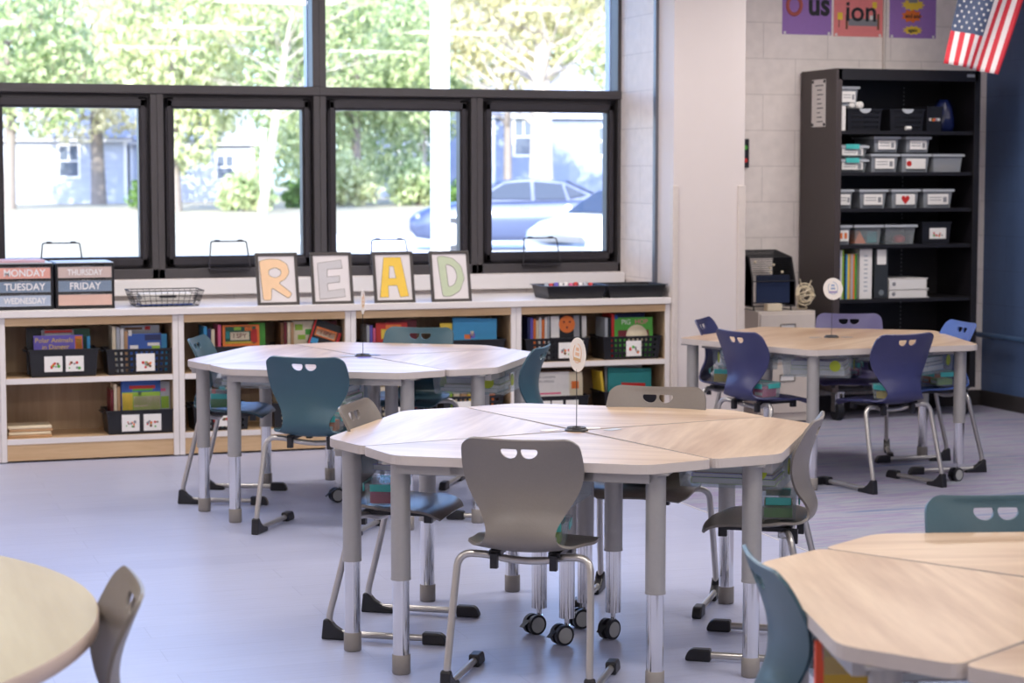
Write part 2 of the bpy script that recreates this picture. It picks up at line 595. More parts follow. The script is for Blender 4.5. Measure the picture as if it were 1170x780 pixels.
# windows -------------------------------------------------------------
YG = 13.17
def casement(i, xa, xb):
    """one lower unit between mullion centres xa..xb"""
    w = MB()
    z0, z1 = 1.07, 2.205
    # outer jamb frame
    for a, b, c, d in ((xa, xa + 0.042, z0 - 0.045, z1), (xb - 0.042, xb, z0 - 0.045, z1)):
        w.box(a, b, 13.10, 13.24, c, d)
    w.box(xa, xb, 13.10, 13.24, z0 - 0.045, z0 + 0.02)
    o = struct('window_%d' % i, w, FRAME_GRY, bevel=0.004)
    s = MB()
    a, b = xa + 0.058, xb - 0.058
    for x0, x1, q0, q1 in ((a, a + 0.055, z0 + 0.03, z1 - 0.02), (b - 0.055, b, z0 + 0.03, z1 - 0.02)):
        s.box(x0, x1, 13.13, 13.215, q0, q1)
        s.box(x0 + 0.012, x1 - 0.012, 13.118, 13.14, q0 + 0.012, q1 - 0.012)
    s.box(a, b, 13.13, 13.215, z0 + 0.03, z0 + 0.098)
    s.box(a, b, 13.13, 13.215, z1 - 0.092, z1 - 0.02)
    s.box(a + 0.012, b - 0.012, 13.118, 13.14, z0 + 0.042, z0 + 0.085)
    s.box(a + 0.012, b - 0.012, 13.118, 13.14, z1 - 0.08, z1 - 0.035)
    s.box(xa + 0.03, xb - 0.03, 13.15, 13.24, z0 + 0.01, z0 + 0.05)
    s.box(xa + 0.03, xb - 0.03, 13.15, 13.24, z1 - 0.03, z1)
    for x0, x1 in ((xa + 0.03, a + 0.02), (b - 0.02, xb - 0.03)):
        s.box(x0, x1, 13.17, 13.24, z0, z1)
    s.build('sash', FRAME_BLK, o, bevel=0.003)
    g = MB().box(a + 0.05, b - 0.05, YG, YG + 0.008, z0 + 0.09, z1 - 0.085)
    g.build('pane', glass_mat(), o)
    # push-out stay: a thin bent rod standing on the bottom rail
    cx = (xa + xb) / 2 - 0.08
    h = MB()
    zb = 1.085
    h.tube(fillet([(cx - 0.135, 13.06, zb), (cx - 0.115, 13.10, 1.262), (cx + 0.115, 13.10, 1.262), (cx + 0.135, 13.06, zb)], 0.012, 4), 0.0045, 6)
    h.tube([(cx - 0.135, 13.06, zb), (cx + 0.135, 13.06, zb)], 0.005, 6)
    h.box(cx - 0.13, cx + 0.13, 13.06, 13.13, zb - 0.012, zb + 0.006)
    for q in (-0.075, 0.075):
        h.box(cx + q - 0.016, cx + q + 0.016, 13.09, 13.11, 1.262, 1.272)
    h.build('window_stay', FRAME_BLK, o)
    return o
MUL = [-1.17, -0.10, 0.96, 2.027, 3.090, 4.168, 5.235]
MUL[-1] = 5.235
for i in range(6):
    casement(i + 1, MUL[i], MUL[i + 1] if i < 5 else 5.225)
k = 7
for xa, xb in ((-1.17, 0.96), (0.96, 3.088), (3.088, 5.225)):
    w = MB()
    w.box(xa, xb, 13.09, 13.24, 2.205, 2.262)
    w.box(xa, xb, 13.09, 13.24, 3.06, WZ1)
    w.box(xa, xa + 0.045, 13.10, 13.24, 2.262, 3.06)
    w.box(xb - 0.045, xb, 13.10, 13.24, 2.262, 3.06)
    w.box(xa, xb, 13.088, 13.10, 2.208, 2.220)
    o = struct('window_%d' % k, w, FRAME_GRY, bevel=0.003)
    MB().box(xa + 0.04, xb - 0.04, YG, YG + 0.008, 2.258, 3.065).build('pane', glass_mat(), o)
    c = MB().box(xb - 0.05, xb + 0.0, 13.242, 13.33, 2.23, 3.08)
    c.build('outer_cap', mat('pale outer cap', srgb(205, 208, 218), 0.5), o)
    k += 1
struct('trim_8', MB().box(5.225, 5.262, 13.06, 13.24, WZ0, WZ1), FRAME_BLK, bevel=0.004)

# ceiling light fixtures (each carries its own lamp)
fx = MB().box(-0.62, 0.62, -0.32, 0.32, 0.0, 0.05)
lens_m, lnt, lout = new_mat('lit lens')
le = lnt.nodes.new('ShaderNodeEmission')
lnz = lnt.nodes.new('ShaderNodeTexNoise')
lnz.inputs['Scale'].default_value = 80
le.inputs[0].default_value = (1, 0.93, 0.84, 1)
le.inputs[1].default_value = 2.2
lnt.links.new(le.outputs[0], lout.inputs[0])
n = 0
for ix, lx in enumerate((-1.2, 1.4, 3.9, 6.6)):
    for iy, ly in enumerate((1.2, 4.8, 8.2, 11.2)):
        if ix == 0 and iy in (0, 2):
            continue
        t = thing('ceiling_light', 'white ceiling light panel, row %d from the window, column %d from the left' % (4 - iy, ix + 1), 'light', (lx, ly, Z_C - 0.055), group='ceiling light panels')
        (fx.build('housing', PAINT_W, t) if n == 0 else None)
        if n == 0:
            hous = [c for c in bpy.data.objects if c.parent == t][0].data
        else:
            c = bpy.data.objects.new('housing', hous); COL.objects.link(c); c.parent = t
        MB().box(-0.58, 0.58, -0.28, 0.28, -0.006, -0.001).build('diffuser', lens_m, t)
        a = area_light('lamp', (0, 0, -0.015), (1.1, 0.5), CEILING_POWER, (1.0, 0.94, 0.90))
        a.parent = t
        n += 1

# ------------------------------------------------------------------ desks
R_SIDE, R_COR, A_COR, H_T, TH = 0.866, 0.915, math.radians(28.3), 0.762, 0.031
def pol(r, a): return (r * math.cos(a), r * math.sin(a))
DESK_POLY = [(0.012, 0), pol(R_SIDE, -PI / 4), pol(R_COR, -A_COR), pol(R_COR, A_COR), pol(R_SIDE, PI / 4)]
DESK_POLY = round_poly([(x + 0.004, y * 0.996) for x, y in DESK_POLY], [0, 0.03, 0.05, 0.05, 0.03], 4)

CASTERS = []
def desk_leg(root, x, y, caster=False, spin=0.0):
    l = MB()
    l.lathe([(0.0335, 0.325), (0.0335, H_T - TH - 0.004)], 24)
    l.lathe([(0.0345, 0.325), (0.0345, 0.333)], 24)
    l.box(-0.05, 0.05, -0.05, 0.05, H_T - TH - 0.008, H_T - TH - 0.001)
    lo = l.build('leg', LEG_GREY, root, (x, y, 0))
    zb = 0.097 if caster else 0.05
    MB().lathe([(0.0285, zb), (0.0285, 0.34)], 24).build('leg_extension', CHROME, lo)
    if not caster:
        MB().lathe([(0.0, 0.0), (0.028, 0.0), (0.0315, 0.004), (0.0315, 0.066), (0.029, 0.068)], 24).build('foot_cap', CAP_GREY, lo)
    else:
        c = MB()
        c.cyl((0, 0, 0.06), (0, 0, 0.10), 0.009, mi=0)
        c.add([], [])
        ca, sa = math.cos(spin), math.sin(spin)
        off = Vector((ca * 0.022, sa * 0.022, 0.0375))
        ax = Vector((-sa, ca, 0))
        for s_ in (-1, 1):
            p0 = off + ax * (s_ * 0.008)
            p1 = off + ax * (s_ * 0.024)
            c.cyl(p0, p1, 0.0375, 22, 1)
            c.cyl(p1, p1 + ax * (s_ * 0.002), 0.0285, 22, 2)
        c.box(-0.012, 0.012, -0.012, 0.012, 0.045, 0.07, 0)
        c.add([off + ax * 0.015 + Vector((ca * 0.03, sa * 0.03, 0.02)), off - ax * 0.015 + Vector((ca * 0.03, sa * 0.03, 0.02)),
               off - ax * 0.012 + Vector((ca * 0.06, sa * 0.06, -0.005)), off + ax * 0.012 + Vector((ca * 0.06, sa * 0.06, -0.005))],
              [(0, 1, 2, 3), (3, 2, 1, 0)], 1)
        co = c.build('caster', [CHROME, BLACK_PL, mat('grey wheel hub', srgb(170, 170, 168), 0.4)], lo)
        CASTERS.append(co)
    return lo

def make_desk(label):
    t = thing('student_desk', label, 'desk', group=None)
    p = MB()
    p.prism(DESK_POLY, H_T - TH, H_T, 0, 1)
    p.build('desk_top', [DESK_TOP, DESK_EDGE], t, bevel=0.003)
    fr = MB()
    fr.box(0.12, 0.78, -0.245, -0.215, H_T - TH - 0.03, H_T - TH)
    fr.box(0.12, 0.78, 0.215, 0.245, H_T - TH - 0.03, H_T - TH)
    fr.box(0.74, 0.78, -0.43, 0.43, H_T - TH - 0.034, H_T - TH)
    fr.box(0.12, 0.16, -0.245, 0.245, H_T - TH - 0.03, H_T - TH)
    fr.build('under_frame', LEG_GREY, t)
    desk_leg(t, 0.715, -0.44)
    desk_leg(t, 0.715, 0.44)
    desk_leg(t, 0.14, 0, True, 2.2)
    return t

# clear tote hanging on rails under a desk; local frame of the desk
def sheet_tub(w, d, h, taper=0.93, holes=None, hole_sides='f', r=0.0):
    """open tub: quads only, some cells left out on the perforated walls. w along x, d along y, bottom at z 0"""
    m = MB()
    w0, d0 = w * taper / 2, d * taper / 2
    w1, d1 = w / 2, d / 2
    def wall(p00, p10, p01, p11, perf, nx=26, nz=9):
        p00, p10, p01, p11 = map(Vector, (p00, p10, p01, p11))
        if not perf:
            m.add([p00, p10, p11, p01], [(0, 1, 2, 3)])
            return
        vs, fs = [], []
        for j in range(nz + 1):
            for i in range(nx + 1):
                a, b = i / nx, j / nz
                vs.append(p00 * (1 - a) * (1 - b) + p10 * a * (1 - b) + p01 * (1 - a) * b + p11 * a * b)
        for j in range(nz):
            for i in range(nx):
                hole = (i % 2 == 1) and (j % 2 == 1) and j < nz - 1 and 1 < i < nx - 2
                if hole:
                    continue
                k = j * (nx + 1) + i
                fs.append((k, k + 1, k + nx + 2, k + nx + 1))
        m.add(vs, fs)
    c0 = [(-w0, -d0, 0), (w0, -d0, 0), (w0, d0, 0), (-w0, d0, 0)]
    c1 = [(-w1, -d1, h), (w1, -d1, h), (w1, d1, h), (-w1, d1, h)]
    for i in range(4):
        j = (i + 1) % 4
        wall(c0[i], c0[j], c1[i], c1[j], bool(holes) and (i in (0, 2)))
    m.add(c0, [(3, 2, 1, 0)])
    return m

def rim_mb(w, d, h, t=0.008, z=0.008, handles=False):
    m = MB()
    m.box(-w / 2 - t, w / 2 + t, -d / 2 - t, -d / 2, h - z, h)
    m.box(-w / 2 - t, w / 2 + t, d / 2, d / 2 + t, h - z, h)
    m.box(-w / 2 - t, -w / 2, -d / 2, d / 2, h - z, h)
    m.box(w / 2, w / 2 + t, -d / 2, d / 2, h - z, h)
    if handles:
        for s_ in (-1, 1):
            x = s_ * (w / 2 + t)
            m.box(min(x, x + s_ * 0.018), max(x, x + s_ * 0.018), -d * 0.22, d * 0.22, h - 0.016, h - 0.008)
    return m

def make_tote(label):
    t = thing('storage_tote', label, 'tote')
    sheet_tub(0.38, 0.33, 0.125, 0.94).build('tub', CLEAR, t, solid=0.003)
    rim_mb(0.38, 0.33, 0.125, 0.012, 0.006).build('rim', CLEAR, t)
    MB().cyl((0.10, -0.164, 0.062), (0.10, -0.1665, 0.062), 0.030, 22).build('round_sticker', mat('yellow green sticker', srgb(175, 190, 50), 0.5), t)
    s = MB().cyl((0.183, 0.0, 0.062), (0.1855, 0.0, 0.062), 0.030, 22)
    s.build('round_sticker', MATS['yellow green sticker'], t)
    return t

CLUSTERS = [  # name, hub, seam angle
    ('centre', (2.592, 6.953), 11.0),
    ('far left', (2.625, 10.155), 12.5),
    ('near right', (2.791, 3.799), 30.0)]
WHERE = {'centre': 'centre table group', 'far left': 'bookshelf-side table group', 'far right': 'cabinet-side table group', 'near right': 'lower right table group'}
SIDES = {  # order of theta = s+45+90k
    'centre': ['back right', 'back left', 'front left', 'front right'],
    'far left': ['back right', 'back left', 'front left', 'front right'],
    'far right': ['back', 'left', 'front', 'right'],
    'near right': ['back', 'left', 'front', 'right']}
desk_proto = make_desk('x')
tote_proto = make_tote('x')
first = [True, True]
note_cols = ['maroon', 'teal', 'cream', 'lime', 'purple', 'tan', 'green', 'pink', 'sky']
nb_i = 0
def make_note(w, d, h, col):
    m = MB()
    m.box(-w / 2, w / 2, -d / 2, d / 2, 0, 0.0015, 0)
    m.box(-w / 2, w / 2, -d / 2, d / 2, h - 0.0015, h, 0)
    m.box(-w / 2, -w / 2 + 0.0015, -d / 2, d / 2, 0.001, h - 0.001, 0)
    m.box(-w / 2 + 0.002, w / 2 - 0.004, -d / 2 + 0.004, d / 2 - 0.004, 0.0015, h - 0.0015, 1)
    return m
NB_MESH = {}
for cname, hub, s0 in CLUSTERS:
    for k in range(4):
        if cname == 'near right' and k in (2, 3):
            if k == 3: continue
        th = math.radians(s0 + 45 + 90 * k)
        lab = 'pale maple student desk, the %s one of the %s' % (SIDES[cname][k], WHERE[cname])
        if first[0]:
            d = desk_proto; first[0] = False
            d.location = (hub[0], hub[1], 0); d.rotation_euler = (0, 0, th); d['label'] = lab
        else:
            d = copy_thing(desk_proto, (hub[0], hub[1], 0), th, lab)
        d['group'] = 'student desks in table groups of four'
        if cname == 'far right' and k == 2:
            for ch in [c for c in bpy.data.objects if c.parent == d and c.name.startswith('leg') and c.location.x > 0.5 and c.location.y > 0]:
                for g in [q for q in bpy.data.objects if q.parent == ch]:
                    bpy.data.objects.remove(g)
                bpy.data.objects.remove(ch)
            desk_leg(d, 0.70, 0.42, True, 2.6)
        R = Matrix.Translation((hub[0], hub[1], 0)) @ Matrix.Rotation(th, 4, 'Z')
        p = R @ Vector((0.595, 0, 0.598))
        lab = 'clear tote hanging under the %s desk, %s' % (SIDES[cname][k], WHERE[cname])
        if first[1]:
            t = tote_proto; first[1] = False
            t.location = p; t.rotation_euler = (0, 0, th); t['label'] = lab
        else:
            t = copy_thing(tote_proto, p, th, lab)
        t['group'] = 'clear storage totes under the desks'
        zz = 0.002
        for q in range(4):
            col = note_cols[nb_i % len(note_cols)]; nb_i += 1
            hgt = (0.022, 0.014, 0.03, 0.018)[q]
            key = (col, q)
            m = make_note(0.30 - 0.01 * q, 0.235, hgt, col)
            dx, dy, da = random.uniform(-0.012, 0.012), random.uniform(-0.02, 0.02), random.uniform(-0.05, 0.05)
            o = m.build('notebook', [C[col], PAPER], None, R @ Vector((0.595 + dx, dy, 0.602 + zz)), (0, 0, th + da))
            zz += hgt + 0.001
            tag(o, '%s notebook, %s in the tote under the %s desk, %s' % (
                {'tan': 'tan', 'sky': 'light blue', 'lime': 'yellow-green'}.get(col, col), ('bottom', 'second', 'third', 'topmost')[q], SIDES[cname][k], WHERE[cname]),
                'notebook', 'notebooks in the desk totes')

# five kite shaped desks make the far right pentagon
PHUB = (5.46, 10.46)
P_AP, P_R = 0.716, 0.885
KITE = round_poly([(0.012, 0), (P_AP * math.cos(PI / 5) + 0.002, -P_AP * math.sin(PI / 5) + 0.002), (P_R, 0), (P_AP * math.cos(PI / 5) + 0.002, P_AP * math.sin(PI / 5) - 0.002)], [0, 0.004, 0.05, 0.004], 4)
t5 = thing('student_table', 'large five-sided maple table beside the tall black cabinet', 'table', (PHUB[0], PHUB[1], 0), math.radians(307.5))
pent = round_poly([(P_R * math.cos(2 * PI * i / 5), P_R * math.sin(2 * PI * i / 5)) for i in range(5)], 0.06, 5)
MB().prism(pent, H_T - TH, H_T, 0, 1).build('table_top', [DESK_TOP, DESK_EDGE], t5, bevel=0.003)
fr = MB()
for i in range(5):
    a0, a1 = 2 * PI * i / 5, 2 * PI * (i + 1) / 5
    p0, p1 = Vector((0.74 * math.cos(a0), 0.74 * math.sin(a0), H_T - TH - 0.016)), Vector((0.74 * math.cos(a1), 0.74 * math.sin(a1), H_T - TH - 0.016))
    fr.tube([p0, p1], 0.014, 4)
fr.build('under_frame', LEG_GREY, t5)
for i in range(5):
    a0 = 2 * PI * i / 5
    desk_leg(t5, (0.775 if i == 0 else 0.80) * math.cos(a0), (0.775 if i == 0 else 0.80) * math.sin(a0), i == 0, 2.75)
for k, side in enumerate(('front right', 'right', 'back', 'left', 'front left')):
    th = math.radians(307.5 + 72 * k)
    R = Matrix.Translation((PHUB[0], PHUB[1], 0)) @ Matrix.Rotation(th, 4, 'Z')
    p = R @ Vector((0.50, 0, 0.598))
    lab = 'clear tote hanging under the %s corner of the five-sided table' % side
    copy_thing(tote_proto, p, th + PI / 2, lab, 'clear storage totes under the desks')
    zz = 0.002
    for q in range(3):
        col = note_cols[nb_i % len(note_cols)]; nb_i += 1
        hgt = (0.03, 0.02, 0.026)[q]
        o = make_note(0.30 - 0.01 * q, 0.235, hgt, col).build('notebook', [C[col], PAPER], None, R @ Vector((0.50, 0, 0.602 + zz)), (0, 0, th + PI / 2 + random.uniform(-0.04, 0.04)))
        zz += hgt + 0.001
        tag(o, '%s notebook, %s, in the tote under the %s table corner' % ({'tan': 'tan', 'sky': 'light blue', 'lime': 'yellow-green'}.get(col, col), ('bottom one', 'middle one', 'topmost')[q], side), 'notebook', 'notebooks in the desk totes')

# big round table at the lower left
t = thing('round_table', 'large round pale maple table cut off by the lower left corner', 'table', (-0.592, 4.533, 0))
m = MB().lathe([(0.0, H_T - 0.036), (1.136, H_T - 0.036), (1.1415, H_T - 0.031), (1.1415, H_T - 0.004), (1.138, H_T - 0.0002)], 128, 1)
m.f.pop(); m.m.pop(); m.sm.pop()
m.add([pol(1.138, 2 * PI * i / 128) + (H_T,) for i in range(128)], [tuple(range(128))], 0)
m.build('table_top', [ROUND_TOP, mat('round table edge', srgb(200, 180, 168), 0.45)], t)
for a in (40, 130, 220, 310):
    x, y = pol(0.75, math.radians(a))
    desk_leg(t, x, y)

# the swivel casters all stand turned the same way, wheel faces towards the room's front
for cs in [o_ for o_ in bpy.data.objects if o_.name.startswith('caster')]:
    r_ = cs.parent.parent.rotation_euler.z if cs.parent and cs.parent.parent else 0
    cs.rotation_euler.z = math.radians(200 + random.uniform(-14, 14)) - r_ - (2.2 if cs.parent.location.x < 0.3 else 2.75)
# ------------------------------------------------------------------ chairs
def catmull(P, n):
    out = []
    m = len(P)
    for i in range(m - 1):
        p0, p1, p2, p3 = P[max(i - 1, 0)], P[i], P[i + 1], P[min(i + 2, m - 1)]
        for j in range(n):
            t = j / n
            out.append([0.5 * ((2 * b) + (-a + c) * t + (2 * a - 5 * b + 4 * c - d) * t * t + (-a + 3 * b - 3 * c + d) * t ** 3)
                        for a, b, c, d in zip(p0, p1, p2, p3)])
    out.append(list(P[-1]))
    return out
#        y      z     half width, edge lift (towards the sitter on the back, upward on the seat)
PROF = [(-0.040, 0.842, 0.150, 0.009), (-0.038, 0.836, 0.175, 0.013), (-0.033, 0.815, 0.194, 0.020), (-0.018, 0.775, 0.201, 0.026),
        (0.000, 0.725, 0.202, 0.030), (0.010, 0.680, 0.191, 0.029), (0.010, 0.640, 0.168, 0.027), (0.002, 0.600, 0.140, 0.024),
        (-0.014, 0.560, 0.121, 0.017), (-0.022, 0.525, 0.116, 0.012), (-0.012, 0.492, 0.130, 0.008), (0.022, 0.472, 0.165, 0.012),
        (0.070, 0.462, 0.195, 0.022), (0.13, 0.458, 0.207, 0.020), (0.195, 0.462, 0.210, 0.012), (0.262, 0.472, 0.208, 0.004),
        (0.318, 0.475, 0.200, -0.006), (0.350, 0.466, 0.186, -0.012), (0.368, 0.450, 0.160, -0.012)]
def shell_mesh():
    rows = catmull(PROF, 4)
    NC = 20
    vs, fs = [], []
    for j, (y, z, w, e) in enumerate(rows):
        a = rows[max(j - 1, 0)]; b = rows[min(j + 1, len(rows) - 1)]
        ty, tz = b[0] - a[0], b[1] - a[1]
        L = math.hypot(ty, tz)
        ny, nz = -tz / L, ty / L       # normal towards the sitter
        for i in range(NC + 1):
            u = -1 + 2 * i / NC
            k = 1.25 * e * u * u
            vs.append((u * w, y + ny * k, z + nz * k))
    for j in range(len(rows) - 1):
        for i in range(NC):
            k = j * (NC + 1) + i
            fs.append((k, k + 1, k + NC + 2, k + NC + 1))
    m = MB().add(vs, fs, 0, True)
    sh = m.build('shell_tmp', PAPER)
    md = sh.modifiers.new('s', 'SOLIDIFY'); md.thickness = 0.009; md.offset = 0
    cut = MB()
    for s_ in (-1, 1):
        pts = []
        for q in range(13):       # half-moon, flat side up, slightly teardrop
            a = PI + PI * q / 12
            pts.append((s_ * 0.0335 + 0.0285 * math.cos(a) * (1.0), 0.800 + 0.004 + (0.024 + 0.003 * math.cos(a) * -s_) * math.sin(a)))
        pts += [(s_ * 0.0335 + 0.026, 0.812), (s_ * 0.0335 - 0.026, 0.812)]
        pts = round_poly(pts, [0] * 13 + [0.006, 0.006], 3)
        n_ = len(pts)
        v = [(x, -0.15, z) for x, z in pts] + [(x, 0.1, z) for x, z in pts]
        cut.add(v, [tuple(range(n_)), tuple(reversed(range(n_, 2 * n_)))] + [(i, i + n_, (i + 1) % n_ + n_, (i + 1) % n_) for i in range(n_)])
    cu = cut.build('cut_tmp', PAPER)
    bm = bmesh.new(); bm.from_mesh(cu.data); bmesh.ops.recalc_face_normals(bm, faces=bm.faces); bm.to_mesh(cu.data); bm.free()
    bo = sh.modifiers.new('b', 'BOOLEAN'); bo.object = cu; bo.operation = 'DIFFERENCE'; bo.solver = 'EXACT'
    dg = bpy.context.evaluated_depsgraph_get()
    me = bpy.data.meshes.new_from_object(sh.evaluated_get(dg))
    me.name = 'shell'
    bpy.data.objects.remove(sh); bpy.data.objects.remove(cu)
    me.polygons.foreach_set('use_smooth', [True] * len(me.polygons))
    me.set_sharp_from_angle(angle=math.radians(50))
    me.materials.clear()
    return me
SHELL = shell_mesh()
SHELL_MESH = {}
PLASTIC = {
    'grey': mat('warm grey chair plastic', srgb(126, 119, 113), 0.38, var=0.05, scale=120, bump=0.12),
    'teal': mat('teal chair plastic', srgb(54, 86, 99), 0.38, var=0.05, scale=120, bump=0.12),
    'navy': mat('navy blue chair plastic', srgb(56, 58, 100), 0.36, var=0.05, scale=120, bump=0.12),
    'purple': mat('muted purple chair plastic', srgb(84, 78, 120), 0.38, var=0.05, scale=120, bump=0.12),
    'blue': mat('bright blue chair plastic', srgb(76, 104, 172), 0.36, var=0.05, scale=120, bump=0.12)}
def chair_side(s_):
    # from the middle of the cross bar, back under the seat, down behind and forward along the floor
    pts = fillet([(s_ * 0.0, 0.095, 0.424), (s_ * 0.07, 0.09, 0.428), (s_ * 0.125, 0.065, 0.446), (s_ * 0.222, 0.045, 0.452),
                  (s_ * 0.232, 0.0, 0.26), (s_ * 0.240, -0.062, 0.022), (s_ * 0.240, 0.36, 0.022)],
                 [0.03, 0.04, 0.09, 0.08, 0.085], 7)
    return MB().tube(pts, 0.0125, 12)
def glide_rear(s_):
    m = MB()
    x = s_ * 0.240
    poly = [(-0.072, 0.0), (0.060, 0.0), (0.060, 0.020), (0.015, 0.028), (-0.020, 0.050), (-0.045, 0.078), (-0.064, 0.074)]
    v = [(x - 0.018, a, b) for a, b in poly] + [(x + 0.018, a, b) for a, b in poly]
    n_ = len(poly)
    m.add(v, [tuple(range(n_)), tuple(reversed(range(n_, 2 * n_)))] + [(i, i + n_, (i + 1) % n_ + n_, (i + 1) % n_) for i in range(n_)])
    return m
def glide_front(s_):
    m = MB()
    x = s_ * 0.240
    poly = [(0.312, 0.0), (0.400, 0.0), (0.402, 0.012), (0.392, 0.034), (0.378, 0.044), (0.312, 0.044)]
    v = [(x - 0.019, a, b) for a, b in poly] + [(x + 0.019, a, b) for a, b in poly]
    n_ = len(poly)
    m.add(v, [tuple(range(n_)), tuple(reversed(range(n_, 2 * n_)))] + [(i, i + n_, (i + 1) % n_ + n_, (i + 1) % n_) for i in range(n_)])
    return m
CH_MESH = {}
def make_chair(color, label, loc, heading, group):
    """origin on the floor under the backrest; local +y is the way the sitter faces"""
    t = thing('classroom_chair', label, 'chair', (loc[0], loc[1], 0), math.radians(heading - 90), group)
    if color not in SHELL_MESH:
        me = SHELL.copy(); me.name = 'shell'; me.materials.append(PLASTIC[color]); SHELL_MESH[color] = me
    s = bpy.data.objects.new('shell', SHELL_MESH[color]); COL.objects.link(s); s.parent = t
    if not CH_MESH:
        for s_ in (-1, 1):
            o = chair_side(s_).build('side_tube', TUBE); CH_MESH[('side_tube', s_)] = o.data; bpy.data.objects.remove(o)
            o = glide_rear(s_).build('rear_glide', BLACK_PL); CH_MESH[('rear_glide', s_)] = o.data; bpy.data.objects.remove(o)
            o = glide_front(s_).build('front_glide', BLACK_PL); CH_MESH[('front_glide', s_)] = o.data; bpy.data.objects.remove(o)
            b = MB().box(s_ * 0.10 - 0.012, s_ * 0.10 + 0.012, 0.03, 0.055, 0.405, 0.455)
            b.box(s_ * 0.10 - 0.02, s_ * 0.10 + 0.02, 0.05, 0.30, 0.446, 0.462)
            b.box(s_ * 0.10 - 0.012, s_ * 0.10 + 0.012, 0.28, 0.31, 0.420, 0.462)
            o = b.build('seat_bracket', BLACK_PL); CH_MESH[('seat_bracket', s_)] = o.data; bpy.data.objects.remove(o)
    for (nm, s_), me in CH_MESH.items():
        o = bpy.data.objects.new(nm, me); COL.objects.link(o); o.parent = t
        if 'glide' in nm:
            md = o.modifiers.new('bevel', 'BEVEL'); md.width = 0.006; md.segments = 2
    return t
GC, GL, GR = 'chairs around the centre table group', 'chairs around the far left table group', 'chairs around the far right table group'
CHAIRS = {
 'c1': ('grey', 'grey chair with its back to us, nearest of the centre table group', (2.125, 6.216), 58, GC),
 'c2': ('grey', 'grey chair at the left end of the centre table group', (1.882, 7.372), -32, GC),
 'c3': ('grey', 'grey plastic chair facing us from behind the centre table group', (3.150, 7.53), -124, GC),
 'c4': ('grey', 'grey plastic chair seen side-on at the right end of the centre tables', (3.292, 6.458), 147, GC),
 'L1': ('teal', 'dark teal chair with its back to us at the table before the bookshelf', (2.125, 9.33), 56, GL),
 'L2': ('teal', 'leftmost teal chair, beside the bookshelf-side table group', (1.86, 10.63), -24, GL),
 'L3': ('teal', 'teal chair facing us between the far left tables and the bookshelf', (3.12, 10.88), -122, GL),
 'L4': ('teal', 'teal chair seen edge-on at the right end of the far left tables', (3.345, 9.53), 147, GL),
 'R1': ('navy', 'dark navy chair with its back to us at the front of the far right tables', (5.475, 9.66), 101, GR),
 'R2': ('navy', 'navy blue chair at the left of the far right tables, before the filing cabinet', (4.72, 10.11), 14, GR),
 'R3': ('navy', 'farthest navy chair, behind the far right tables beside the white pier', (4.93, 11.03), -38, GR),
 'R4': ('purple', 'muted purple chair facing us in front of the tall black cabinet', (5.92, 11.12), -116, GR),
 'R5': ('blue', 'bright blue chair at the right end of the far right tables', (6.21, 10.33), 174, GR),
 'N1': ('teal', 'teal chair seen side-on at the left of the lower right tables', (1.985, 4.08), -13, 'chairs at the near right table group'),
 'N2': ('teal', 'teal chair facing us behind the lower right tables', (2.935, 4.665), -104, 'chairs at the near right table group'),
 'W1': ('grey', 'grey plastic chair tucked under the round table at the lower left', (0.572, 4.28), 178, None)}
for k_, a in CHAIRS.items():
    make_chair(*a)

# pencil cases on the seats
def make_case(label, loc, rz, group='pencil cases on the chair seats'):
    t = thing('pencil_case', label, 'pencil case', loc, rz, group)
    if 'case' not in CH_CASE:
        a = sheet_tub(0.20, 0.13, 0.076, 0.90); o = a.build('box', CLEAR, None, solid=0.002); CH_CASE['case'] = o.data; o.name = 'box'
        o.parent = t
        b = MB().box(-0.112, 0.112, -0.078, 0.078, 0.076, 0.084); o2 = b.build('lid', CLEAR, t, bevel=0.004); CH_CASE['lid'] = o2.data
        c = MB()
        for s_ in (-1, 1):
            c.box(-0.085, 0.085, s_ * 0.0735 - 0.003, s_ * 0.0735 + 0.003, 0.050, 0.080)
            c.box(s_ * 0.109 - 0.002, s_ * 0.109 + 0.002, -0.045, 0.045, 0.052, 0.080)
        o3 = c.build('latch', TEAL_LATCH, t, bevel=0.002); CH_CASE['latch'] = o3.data
        CH_CASE['objs'] = (o, o2, o3)
    else:
        for src in CH_CASE['objs']:
            q = src.copy(); COL.objects.link(q); q.parent = t
    return t
CH_CASE = {}
def on_seat(key, x, y, z=0.482):
    col, lab, loc, hd, g = CHAIRS[key]
    a = math.radians(hd - 90)
    return (loc[0] + x * math.cos(a) - y * math.sin(a), loc[1] + x * math.sin(a) + y * math.cos(a), z), a
crayon_cols = ['yellow', 'lime', 'orange', 'pink', 'green']
ci = 0
